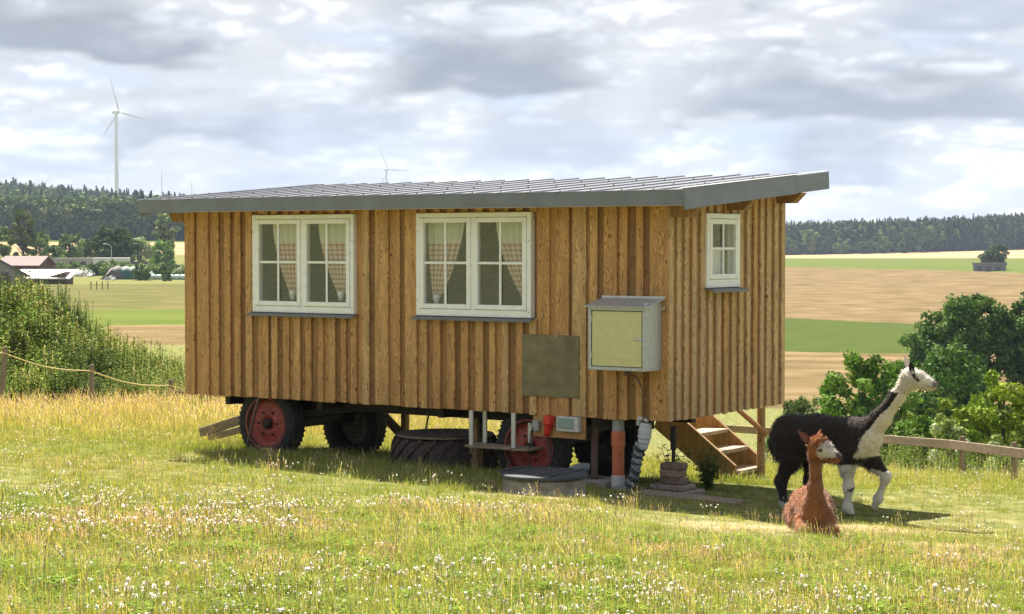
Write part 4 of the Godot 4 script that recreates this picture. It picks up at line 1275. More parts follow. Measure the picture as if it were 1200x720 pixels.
	for k in 8:
		tree("edge_tree", fl[k], (fx[k] - 600) / 2210.0 * 1075, 1075 - k * 2, [9.5, 14.5, 11, 9.5, 8.5, 10, 15, 13.5][k], [10.0, 9.0, 10, 9, 11, 9, 9.5, 10][k], [[Color(0.091, 0.140, 0.049), Color(0.116, 0.165, 0.058)], [Color(0.165, 0.231, 0.066), Color(0.198, 0.247, 0.074)], g4, g2, g4, g2, g4, g4][k], 40, 40, 0.8, 0.0, 0.15, "light trees before the dark forest")

func proto(kind: int, cols: Array) -> ArrayMesh:
	var g := G.new()
	g.colored = true
	if kind == 0:
		g.col = Color(0.083, 0.066, 0.049)
		g.tube([Vector3.ZERO, Vector3(0, 0.5, 0)], [0.018, 0.012], 5, false)
		leafy(g, crown(1.0, 0.62, 26, 0.12, 0.17, 2), 24, 0.06, cols)
	else:
		g.col = Color(0.099, 0.074, 0.058)
		g.tube([Vector3.ZERO, Vector3(0, 0.97, 0)], [0.015, 0.003], 5, false)
		for k in 300:
			var y := 1.0 - pow(rng.randf(), 0.6) * 0.82
			var r := (1.02 - y) * 0.24 * rnd(0.35, 1.1) + 0.006
			var a := rnd(0, TAU)
			var o := Vector3(cos(a), 0, sin(a))
			var p := o * r + Vector3(0, y, 0)
			var s := o.cross(Vector3.UP) * rnd(0.02, 0.035)
			g.col = pick(cols) * rnd(0.7, 1.3)
			g.quad(p - s - o * 0.03, p - Vector3(0, 0.035, 0) + o * 0.02 , p + s - o * 0.03, p + Vector3(0, 0.03, 0) - o * 0.04, Vector2(), Vector2(), Vector2(), Vector2(), (o + Vector3(0, 0.8, 0)).normalized())
	return g.mesh()

func scatter(called: String, label: String, mesh: ArrayMesh, T: Array, C: Array, m: Material) -> void:
	var mm := MultiMesh.new()
	mm.transform_format = MultiMesh.TRANSFORM_3D
	mm.use_colors = true
	mm.mesh = mesh
	mm.instance_count = T.size()
	for i in T.size():
		mm.set_instance_transform(i, T[i])
		mm.set_instance_color(i, C[i])
	var o := MultiMeshInstance3D.new()
	o.multimesh = mm
	o.material_override = m
	o.name = numbered(called)
	add_child(o)
	tag(o, label, "", "", "stuff")

func forests() -> void:
	var dec := [Color(0.115, 0.165, 0.050), Color(0.145, 0.19, 0.060), Color(0.085, 0.13, 0.042)]
	var con := [Color(0.055, 0.090, 0.045), Color(0.072, 0.110, 0.052), Color(0.044, 0.075, 0.040)]
	var V := [proto(0, dec), proto(0, dec), proto(0, dec), proto(1, con), proto(1, con)]
	for side in 2:
		var T := [[], [], [], [], []]
		var C := [[], [], [], [], []]
		for k in (15000 if side == 0 else 7000):
			var a: float
			var d: float
			if side == 0:
				a = rnd(-0.55, -0.02)
				d = 752.0 + pow(rng.randf(), 1.35) * 760.0
				if d < 800 and rng.randf() < 0.3: d = rnd(750, 775)
			else:
				a = rnd(0.08, 0.36) if k < 4200 else rnd(0.3, 2.2)
				d = 1086.0 - maxf(a - 0.24, 0.0) * 110.0 + pow(rng.randf(), 1.6) * 260.0
				if a > 0.6: d *= rnd(0.85, 1.15) * 0.8
			var x := a * d
			var cn := nz.get_noise_2d(x * 0.7, d * 0.7 + side * 300.0)
			var kind: int
			if side == 0: kind = (3 + rng.randi() % 2) if cn + rnd(-0.3, 0.3) > (0.42 if d < 1050 else 0.26) else rng.randi() % 3
			else: kind = (3 + rng.randi() % 2) if rng.randf() < 0.72 else rng.randi() % 3
			var h := rnd(11, 17) if kind < 3 else rnd(14, 22)
			if side == 1: h = rnd(12, 16.5) if kind < 3 else rnd(13, 19.5)
			if side == 0 and d < 800: h = rnd(12, 17.5)
			var wd := h * rnd(0.85, 1.25)
			if kind > 2: wd = h * rnd(0.9, 1.3)
			T[kind].append(Transform3D(Basis(Vector3.UP, rnd(0, TAU)).scaled(Vector3(wd, h, wd)), on(x, d, -0.5)))
			var b := rnd(0.7, 1.25)
			C[kind].append(Color(b * rnd(0.9, 1.15), b, b * rnd(0.8, 1.0)))
		for k in 5:
			var nm := "mixed_forest" if k < 3 else "conifer_forest"
			var lb: String = ["broadleaf trees of the wooded hill behind the farm", "dark spruces of the wooded hill behind the farm"][0 if k < 3 else 1] if side == 0 else ["broadleaf trees in the dark right hand forest", "dark spruces of the right hand forest"][0 if k < 3 else 1]
			scatter(nm, lb, V[k], T[k], C[k], M.far_leaf)
	# hedge and trees on the slope behind the camera, mirrored in the panes
	var T2 := []
	var C2 := []
	for k in 90:
		var x := -60.0 + k * 1.35
		T2.append(Transform3D(Basis(Vector3.UP, rnd(0, TAU)).scaled(Vector3.ONE * rnd(2.0, 3.5)), on(x, -34.0 + rnd(-3, 3), -0.3)))
		C2.append(Color(1.1, 1.1, 0.8) * rnd(0.8, 1.1))
	scatter("hedge_row", "hedge of broadleaf trees on the slope above the meadow", V[0], T2, C2, M.far_leaf)

# ------------------------------------------------------------------ farm in the valley, shed on the field
func gable(t: Node3D, w: float, l: float, h: float, r: float, wall: Material, roof: Material, over := 0.3) -> void:
	var g := G.new()
	g.prism([Vector2(-w / 2, -0.5), Vector2(w / 2, -0.5), Vector2(w / 2, h), Vector2(0, h + r), Vector2(-w / 2, h)], -l / 2, l / 2)
	put(g, "walls", wall, t)
	for s in [-1.0, 1.0]:
		g = G.new()
		var e := Vector2(s * (w / 2 + over), h - r * over / (w / 2))
		var n := Vector2(s * r, w / 2).normalized() * 0.18
		var P := [Vector2(0, h + r) + Vector2(0, 0.02), e + Vector2(0, 0.02), e + n, Vector2(0, h + r + 0.2)]
		g.prism(P, -l / 2 - over, l / 2 + over)
		put(g, "roof", roof, t)

func door(t: Node3D, called: String, lo: Vector3, hi: Vector3, m: Material) -> void:
	var g := G.new()
	g.box(lo, hi, 0.02)
	put(g, called, m, t)

func farm() -> void:
	var white := mat(lin(0.62, 0.62, 0.60), 0.7)
	var pale := mat(lin(0.40, 0.39, 0.37), 0.8)
	var dkred := mat(lin(0.11, 0.055, 0.05), 0.8)
	var brown := mat(lin(0.10, 0.065, 0.05), 0.85)
	var slate := mat(lin(0.10, 0.095, 0.10), 0.7)
	var hall := mat(lin(0.30, 0.29, 0.27), 0.8)
	# big gable at the picture's edge
	var t := thing("farm_barn", "pale barn gable with a dark roof at the left picture edge", "barn", on(-0.279 * 262, 262), 0.5)
	gable(t, 8, 12, 1.6, 2.2, hall, slate, 0.5)
	door(t, "door", Vector3(-1.4, -0.4, 7.0), Vector3(1.4, 2.0, 7.06), brown)
	t = thing("farm_barn", "low barn with a dull red roof behind the white roofed shed", "barn", on(-0.2575 * 300, 300), 1.45)
	gable(t, 7, 6.4, 2.3, 1.3, dkred, mat(lin(0.15, 0.085, 0.085), 0.8), 0.4)
	door(t, "door", Vector3(3.51, -0.3, -1.0), Vector3(3.56, 1.9, 1.0), brown)
	# open shed with a pale lean-to roof
	t = thing("farm_shed", "brown timber shed with a long whitish pent roof", "shed", on(-0.2475 * 272, 272), 0.0)
	var g := G.new(); g.box(Vector3(-4, -0.5, -2.5), Vector3(3.4, 0.5, 2.5), 0.02); put(g, "walls", brown, t)
	g = G.new(); g.prism([Vector2(1.0, 0.5), Vector2(3.4, 0.5), Vector2(3.4, 1.9), Vector2(-1.0, 0.6)], -2.5, 2.49); put(g, "gable", dkred, t)
	g = G.new(); g.prism([Vector2(-4.2, -0.2), Vector2(4.0, 2.0), Vector2(4.0, 2.18), Vector2(-4.2, -0.02)], 1.0, 1.4, Transform3D(Basis(), Vector3(0, 0, 0)))
	g.quad(Vector3(-4.4, 1.9, -3.0), Vector3(-4.4, 0.9, 2.9), Vector3(4.2, 0.9, 2.9), Vector3(4.2, 1.9, -3.0))
	g = G.new(); g.prism([Vector2(-3.0, 0.85), Vector2(3.0, 2.05), Vector2(3.0, 2.2), Vector2(-3.0, 1.0)], -4.4, 4.2, Transform3D(Basis(Vector3(0, 0, -1), Vector3.UP, Vector3(1, 0, 0)), Vector3.ZERO))
	put(g, "roof", white, t)
	for x in [-3.9, 3.6]:
		g = G.new(); g.box(Vector3(x - 0.12, -0.5, 2.6), Vector3(x + 0.12, 0.95, 2.84), 0.02); put(g, "post", brown, t)
	# low white halls
	t = thing("farm_hall", "long low grey-white wall of a farm hall behind the yard", "hall", on(-0.2295 * 372, 372), 0.05)
	g = G.new(); g.box(Vector3(-4.8, -0.6, -2), Vector3(4.8, 1.7, 2), 0.03); put(g, "walls", pale, t)
	g = G.new(); g.box(Vector3(-5.0, 1.7, -2.2), Vector3(5.0, 1.85, 2.2), 0.03); put(g, "roof", hall, t)
	for k in 4: door(t, "window", Vector3(-3.8 + k * 2.2, 0.4, 2.0), Vector3(-2.8 + k * 2.2, 1.2, 2.05), slate)
	t = thing("farm_trailer", "bright white box trailer beside the low farm hall", "trailer", on(-0.2125 * 366, 366), 0.05)
	g = G.new(); g.box(Vector3(-3.4, 0.3, -1.2), Vector3(3.4, 2.1, 1.2), 0.08); put(g, "body", white, t)
	for x in [-2.2, 2.2]:
		g = G.new(); g.lathe([Vector2(0.0, -0.15), Vector2(0.4, -0.15), Vector2(0.4, 0.15), Vector2(0, 0.15)], Transform3D(Basis(Vector3.RIGHT, PI / 2), Vector3(x, 0.3, 1.15)), 14); put(g, "wheel", M.tyre, t)
	# street lamp
	t = thing("street_lamp", "slim yard lamp with a bent arm left of the dark round tree", "street lamp", on(-0.2125 * 340, 340))
	g = G.new(); g.tube([Vector3(0, -0.2, 0), Vector3(0, 4.6, 0), Vector3(-0.3, 5.0, 0), Vector3(-0.9, 5.15, 0)], [0.10, 0.07, 0.06, 0.05], 8); put(g, "pole", M.galv, t)
	g = G.new(); g.box(Vector3(-1.5, 5.08, -0.14), Vector3(-0.85, 5.24, 0.14), 0.04); put(g, "lamp_head", white, t)
	# covered silage clamp
	t = thing("silage_clamp", "silage heap under grey and green tarpaulins", "silage heap", on(-0.2035 * 306, 306), 0.1)
	var heap := [Vector2(-4.2, -0.3), Vector2(-1.9, 2.4), Vector2(-1.6, 2.45)]
	g = G.new()
	tarp(g, -4.3, -1.0, 2.2, true, false)
	put(g, "grey_tarpaulin", tri_tex(mat(lin(0.15, 0.14, 0.14), 0.8), noise_tex(0.02, 4, 91, Color(0.7, 0.68, 0.68), Color(1, 1, 1)), 0.2), t)
	g = G.new()
	tarp(g, -0.98, 4.6, 2.15, false, true)
	put(g, "green_tarpaulin", tri_tex(mat(lin(0.045, 0.14, 0.12), 0.7), noise_tex(0.02, 4, 92, Color(0.65, 0.68, 0.68), Color(1, 1, 1)), 0.2), t)
	# wrapped bales
	var bl := ["leftmost", "second", "third", "fourth", "fifth", "sixth", "last"]
	for k in 7:
		t = thing("wrapped_bale", "%s pale green wrapped bale in the row beside the tarpaulin" % bl[k], "bale", on((-0.1905 + k * 0.0032) * 303, 303), 0.0, "row of wrapped bales")
		g = G.new(); g.lathe([Vector2(0, -0.46), Vector2(0.36, -0.45), Vector2(0.42, -0.36), Vector2(0.44, 0), Vector2(0.42, 0.36), Vector2(0.36, 0.45), Vector2(0, 0.46)], Transform3D(Basis(Vector3.BACK, PI / 2), Vector3(0, 0.40, 0)), 16); put(g, "wrap", mat(lin(0.48, 0.60, 0.55), 0.4), t)
	# yard clutter
	for q in [[-0.2325, 322, 1.5, "white plastic sheeting heap on the left of the yard"], [-0.2275, 318, 1.9, "larger crumpled white sheet heap in the yard"], [-0.213, 300, 0.9, "small white heap in front of the grey tarpaulin"]]:
		t = thing("sheet_heap", q[3], "heap", on(q[0] * q[1], q[1]))
		g = G.new()
		g.colored = false
		leafy(g, [[Vector3(0, 0.2, 0), q[2] * 0.7], [Vector3(q[2] * 0.6, 0.1, 0.3), q[2] * 0.5], [Vector3(-q[2] * 0.7, 0.1, 0), q[2] * 0.45]], 60, q[2] * 0.3, [Color.WHITE])
		g.colored = false
		put(g, "sheet", white, t)
	t = thing("parked_car", "small dark blue-grey car parked near the house's left edge", "car", on(-0.1815 * 362, 362), 0.2)
	g = G.new(); g.prism([Vector2(-1.9, 0.3), Vector2(1.9, 0.3), Vector2(1.95, 0.8), Vector2(1.1, 0.95), Vector2(0.6, 1.45), Vector2(-1.1, 1.45), Vector2(-1.8, 0.95), Vector2(-1.95, 0.8)], -0.8, 0.8); put(g, "body", mat(lin(0.12, 0.15, 0.20), 0.35), t)
	g = G.new(); g.prism([Vector2(0.95, 0.96), Vector2(0.55, 1.38), Vector2(-1.05, 1.38), Vector2(-1.6, 0.96)], -0.81, 0.81); put(g, "window", M.clear_lid, t)
	for x in [-1.2, 1.2]:
		for z in [-0.75, 0.75]:
			g = G.new(); g.lathe([Vector2(0.0, -0.1), Vector2(0.32, -0.1), Vector2(0.32, 0.1), Vector2(0, 0.1)], Transform3D(Basis(Vector3.RIGHT, PI / 2), Vector3(x, 0.3, z)), 14); put(g, "wheel", M.tyre, t)
	t = thing("hay_wagon", "dark flat farm wagon standing behind the tarpaulin", "wagon", on(-0.1945 * 352, 352), 0.0)
	g = G.new(); g.box(Vector3(-3.6, 0.7, -1), Vector3(3.6, 1.0, 1), 0.04); put(g, "bed", slate, t)
	g = G.new(); g.box(Vector3(-3.5, 1.0, -0.95), Vector3(3.5, 1.7, -0.85), 0.02); put(g, "side_board", slate, t)
	for x in [-2.4, 2.4]:
		g = G.new(); g.lathe([Vector2(0.0, -0.12), Vector2(0.42, -0.12), Vector2(0.42, 0.12), Vector2(0, 0.12)], Transform3D(Basis(Vector3.RIGHT, PI / 2), Vector3(x, 0.42, 0.95)), 14); put(g, "wheel", M.tyre, t)
	# tiny posts in the hay meadow
	var f := thing("pasture_fence", "short line of small grey posts in the hay meadow", "fence", on(-0.219 * 240, 240))
	for k in 4:
		var p := on((-0.2235 + k * 0.003) * 240, 240) - f.position
		g = G.new(); g.box(p + Vector3(-0.06, -0.2, -0.06), p + Vector3(0.06, 1.15, 0.06), 0.01); put(g, "post", M.grey_wood, f)
	# shed on the brown field
	t = thing("field_shed", "long grey wooden shed beside a round tree on the brown field", "shed", on(0.2535 * 545, 545), -0.25)
	g = G.new()
	g.prism([Vector2(-1.6, -0.6), Vector2(1.6, -0.6), Vector2(1.6, 1.9), Vector2(-1.6, 2.5)], -4.6, 4.6, Transform3D(Basis(Vector3(0, 0, -1), Vector3.UP, Vector3(1, 0, 0)), Vector3.ZERO)); put(g, "walls", mat(lin(0.20, 0.19, 0.19), 0.9), t)
	g = G.new()
	g.prism([Vector2(-1.9, 2.52), Vector2(1.9, 1.86), Vector2(1.9, 2.0), Vector2(-1.9, 2.66)], -4.9, 4.9, Transform3D(Basis(Vector3(0, 0, -1), Vector3.UP, Vector3(1, 0, 0)), Vector3.ZERO)); put(g, "roof", mat(lin(0.36, 0.37, 0.42), 0.6), t)
	for k in 3: door(t, "door", Vector3(-3.6 + k * 2.6, -0.4, 1.6), Vector3(-2.2 + k * 2.6, 1.6, 1.66), mat(lin(0.12, 0.11, 0.11), 0.9))

func tarp(g: G, x0: float, x1: float, h: float, lo: bool, hi: bool) -> void:
	var nx := 22
	var ns := 14
	for i in nx + 1:
		var u := float(i) / nx
		var x := lerpf(x0, x1, u)
		var k := 1.0
		if lo: k = smoothstep(-0.15, 0.72, u)
		if hi: k = smoothstep(1.12, 0.62, u)
		for j in ns + 1:
			var a := PI * j / ns
			var y := (pow(sin(a), 0.75) * h * k if j > 0 and j < ns else 0.0) + 0.10 * sin(x * 5.0 + a * 2.0) * k - 0.15
			g.vert(Vector3(x + 0.12 * sin(a * 7.0), y, cos(a) * 3.0), Vector3(0, sin(a), cos(a)).normalized())
	for i in nx:
		for j in ns:
			var p := i * (ns + 1) + j
			g.ix.append_array(PackedInt32Array([p, p + 1, p + ns + 1, p + 1, p + ns + 2, p + ns + 1]))

# ------------------------------------------------------------------ wind turbines and masts
func turbine(label: String, px: float, d: float, hub: float, bl: float, yaw: float, a0: float) -> void:
	var x := (px - 600.0) / 2210.0 * d
	var gy := ground(x, -d)
	var t := thing("wind_turbine", label, "wind turbine", Vector3(x, gy, -d), yaw, "wind turbines on the skyline")
	var hy := hub - gy
	var g := G.new()
	g.tube([Vector3(0, -2, 0), Vector3(0, hy - 1.5, 0)], [2.6, 1.6], 16); put(g, "tower", M.turbine, t)
	g = G.new(); g.box(Vector3(-1.9, hy - 1.9, -5.5), Vector3(1.9, hy + 1.9, 4.0), 0.5); put(g, "nacelle", M.turbine, t)
	g = G.new(); g.lathe([Vector2(1.7, 0), Vector2(1.6, 1.4), Vector2(0.9, 2.5), Vector2(0, 2.9)], Transform3D(Basis(Vector3.RIGHT, PI / 2), Vector3(0, hy, 4.0)), 16); put(g, "hub", M.turbine, t)
	for k in 3:
		var a := a0 + TAU * k / 3
		g = G.new()
		var n := 10
		var up := Vector3(sin(a), cos(a), 0)
		var si := Vector3(cos(a), -sin(a), 0)
		for i in n:
			var P := []
			for s in [float(i) / n, float(i + 1) / n]:
				var w: float = lerpf(1.9, 0.35, s) if s > 0.12 else lerpf(0.9, 1.9, s / 0.12)
				var c: Vector3 = Vector3(0, hy, 5.2 + 2.5 * s * s) + up * (1.0 + s * bl)
				P.append([c - si * w * 0.45, c + Vector3(0, 0, 0.35 * (1 - s) + 0.08), c + si * w * 0.75, c - Vector3(0, 0, 0.3 * (1 - s) + 0.08)])
			for m in 4:
				g.quad(P[0][m], P[0][(m + 1) % 4], P[1][(m + 1) % 4], P[1][m])
		put(g, "blade", M.turbine, t)

func mast(label: String, px: float, d: float, top: float) -> void:
	var x := (px - 600.0) / 2210.0 * d
	var gy := ground(x, -d)
	var t := thing("radio_mast", label, "mast", Vector3(x, gy, -d), 0.0, "thin masts on the hill")
	var g := G.new(); g.tube([Vector3(0, -1, 0), Vector3(0, top - gy, 0)], [0.45, 0.12], 6); put(g, "pole", M.turbine, t)
	g = G.new()
	for k in 4: g.box(Vector3(-0.6, (top - gy) * (0.35 + 0.15 * k), -0.06), Vector3(0.6, (top - gy) * (0.35 + 0.15 * k) + 0.5, 0.06), 0.02)
	put(g, "aerials", M.turbine, t)

func turbines() -> void:
	turbine("tall wind turbine standing on the wooded hill at the left", 137, 2100, EYE + 156.0 / 2210 * 2100, 38, 0.85, -0.35)
	turbine("small distant wind turbine rising behind the roof", 453, 3500, EYE + 89.0 / 2210 * 3500, 50, 0.75, -0.5)
	mast("thin mast with aerials on the hill left of the roof", 190, 1400, EYE + 88.0 / 2210 * 1400)
	mast("shorter thin mast nearest the roof's left tip", 225, 1600, EYE + 78.0 / 2210 * 1600)

# ------------------------------------------------------------------ animals: tapered capsules joined smoothly, meshed as surface nets
func capsule(p: Vector3, b: Array) -> float:
	var a: Vector3 = b[0]
	var ab: Vector3 = b[2]
	var t := clampf((p - a).dot(ab) * b[3], 0.0, 1.0)
	return (p - a - ab * t).length() - (b[1] + b[4] * t)

func sdf(p: Vector3, B: Array, k: float) -> float:
	var d := 1e3
	for b in B:
		var e := capsule(p, b)
		if e > d + k: continue
		var h := clampf(0.5 + 0.5 * (d - e) / k, 0.0, 1.0)
		d = lerpf(d, e, h) - k * h * (1.0 - h)
	return d

func bones(L: Array) -> Array:
	var out := []
	for q in L:
		var ab: Vector3 = q[2] - q[0]
		out.append([q[0], q[1], ab, 1.0 / maxf(ab.length_squared(), 1e-9), q[3] - q[1]])
	return out

func net(g: G, B: Array, k: float, cell: float, paint: Callable, fuzz := 0.0) -> void:
	var lo := Vector3.ONE * 1e3
	var hi := -lo
	for b in B:
		var r: float = maxf(b[1], b[1] + b[4]) + k * 0.3 + cell * 2
		for e in [b[0], b[0] + b[2]]:
			lo = lo.min(e - Vector3.ONE * r)
			hi = hi.max(e + Vector3.ONE * r)
	var blk := 4
	var nb := Vector3i(((hi - lo) / (cell * blk)).ceil())
	var val := {}
	var n := nb * blk + Vector3i.ONE
	var key := func(i: int, j: int, m: int) -> int: return (i * n.y + j) * n.z + m
	var cells := []
	for i in nb.x:
		for j in nb.y:
			for m in nb.z:
				var c := lo + (Vector3(i, j, m) + Vector3.ONE * 0.5) * cell * blk
				var near := []
				var lim := cell * blk * 0.9 + k
				for b in B:
					if capsule(c, b) < lim: near.append(b)
				if near.is_empty(): continue
				if sdf(c, near, k) < -cell * blk * 0.95: continue
				for a in blk + 1:
					for bb in blk + 1:
						for e in blk + 1:
							var q: int = key.call(i * blk + a, j * blk + bb, m * blk + e)
							if not val.has(q):
								var p := lo + Vector3(i * blk + a, j * blk + bb, m * blk + e) * cell
								val[q] = sdf(p, near, k) + (fuzz * nz.get_noise_3d(p.x * 900.0, p.y * 500.0, p.z * 900.0) if fuzz > 0.0 else 0.0)
				cells.append(Vector3i(i, j, m) * blk)
	var vi := {}
	var off := [Vector3i(0, 0, 0), Vector3i(1, 0, 0), Vector3i(0, 1, 0), Vector3i(1, 1, 0), Vector3i(0, 0, 1), Vector3i(1, 0, 1), Vector3i(0, 1, 1), Vector3i(1, 1, 1)]
	var ed := [[0, 1], [2, 3], [4, 5], [6, 7], [0, 2], [1, 3], [4, 6], [5, 7], [0, 4], [1, 5], [2, 6], [3, 7]]
	var sx := n.y * n.z
	var ko := []
	for o in off: ko.append(o.x * sx + o.y * n.z + o.z)
	for cb in cells:
		for a in blk:
			for bb in blk:
				for e in blk:
					var ci: Vector3i = cb + Vector3i(a, bb, e)
					var q := (ci.x * n.y + ci.y) * n.z + ci.z
					var V := []
					var neg := 0
					for o in 8:
						var w: float = val[q + ko[o]]
						V.append(w)
						if w < 0: neg += 1
					if neg == 0 or neg == 8: continue
					var s := Vector3.ZERO
					var cnt := 0
					for u in ed:
						if (V[u[0]] < 0) != (V[u[1]] < 0):
							s += Vector3(off[u[0]]).lerp(Vector3(off[u[1]]), V[u[0]] / (V[u[0]] - V[u[1]]))
							cnt += 1
					var gr := Vector3(V[1] + V[3] + V[5] + V[7] - V[0] - V[2] - V[4] - V[6], V[2] + V[3] + V[6] + V[7] - V[0] - V[1] - V[4] - V[5], V[4] + V[5] + V[6] + V[7] - V[0] - V[1] - V[2] - V[3]).normalized()
					var p := lo + (Vector3(ci) + s / cnt) * cell
					g.col = paint.call(p, gr)
					vi[q] = g.vert(p, gr)
	for q in vi:
		var v0: float = val[q]
		for ax in 3:
			var st: int = [sx, n.z, 1][ax]
			var s1: int = [sx, n.z, 1][(ax + 1) % 3]
			var s2: int = [sx, n.z, 1][(ax + 2) % 3]
			if not val.has(q + st): continue
			var v1: float = val[q + st]
			if (v0 < 0) == (v1 < 0): continue
			if not (vi.has(q - s1) and vi.has(q - s2) and vi.has(q - s1 - s2)): continue
			var a: int = vi[q]
			var b: int = vi[q - s1]
			var c: int = vi[q - s1 - s2]
			var d: int = vi[q - s2]
			if v0 < 0: g.ix.append_array(PackedInt32Array([a, c, b, a, d, c]))
			else: g.ix.append_array(PackedInt32Array([a, b, c, a, c, d]))

# strands of wool standing off the body
func wool(body: G, n: int, ll: Callable, lay: Vector3, wd: float) -> G:
	var g := G.new()
	g.colored = true
	for k in n:
		var i := rng.randi() % body.v.size()
		var p := body.v[i]
		var nn := body.n[i]
		var l: float = ll.call(p)
		if l <= 0.0: continue
		l *= rnd(0.6, 1.4)
		var d := (nn * rnd(0.25, 0.8) + lay * rnd(0.6, 1.2) + Vector3(rng.randfn(), rng.randfn(), rng.randfn()) * 0.35).normalized()
		var s := d.cross(nn + Vector3(0.01, 0.02, 0.03)).normalized() * wd * rnd(0.6, 1.4)
		g.col = body.c[i] * rnd(0.85, 1.2)
		p += Vector3(rng.randfn(), rng.randfn(), rng.randfn()) * 0.006
		var m := p + d * l * 0.55
		var e := p + d * l + Vector3(0, -0.25 * l, 0)
		var no := (nn + Vector3(rng.randfn(), rng.randfn(), rng.randfn()) * 0.25).normalized()
		g.quad(p - s, m - s * 0.7, m + s * 0.7, p + s, Vector2(), Vector2(), Vector2(), Vector2(), no)
		g.tri(m - s * 0.7, e, m + s * 0.7, no)
	return g

func ball(c: Vector3, r: float, s := 12) -> G:
	var g := G.new()
	var pr := []
	for k in 9:
		var a := -PI / 2 + PI * k / 8
		pr.append(Vector2(cos(a) * r, sin(a) * r))
	g.lathe(pr, Transform3D(Basis(), c), s)
	return g

# flattened pointed ear
func ear(base: Vector3, tip: Vector3, face: Vector3, w: float, c: Color, inner: Color) -> G:
	var g := G.new()
	g.colored = true
	var d := tip - base
	var s := d.cross(face).normalized()
	face = s.cross(d).normalized()
	var n := 8
	for i in n:
		for k in 6:
			var P := []
			for q in [[i, k], [i, k + 1], [i + 1, k + 1], [i + 1, k]]:
				var t: float = float(q[0]) / n
				var a: float = PI * q[1] / 6.0
				var ww := w * (sin(PI * (0.22 + 0.78 * t)) * 0.9 + 0.08)
				P.append(base + d * t + s * cos(a) * ww - face * sin(a) * ww * 0.7 + s * 0.012 * t * t)
			g.col = c
			g.quad(P[0], P[1], P[2], P[3])
			g.col = inner
			var o := face * 0.006
			g.quad(P[3] + o, P[2] + o, P[1] + o, P[0] + o)
	return g

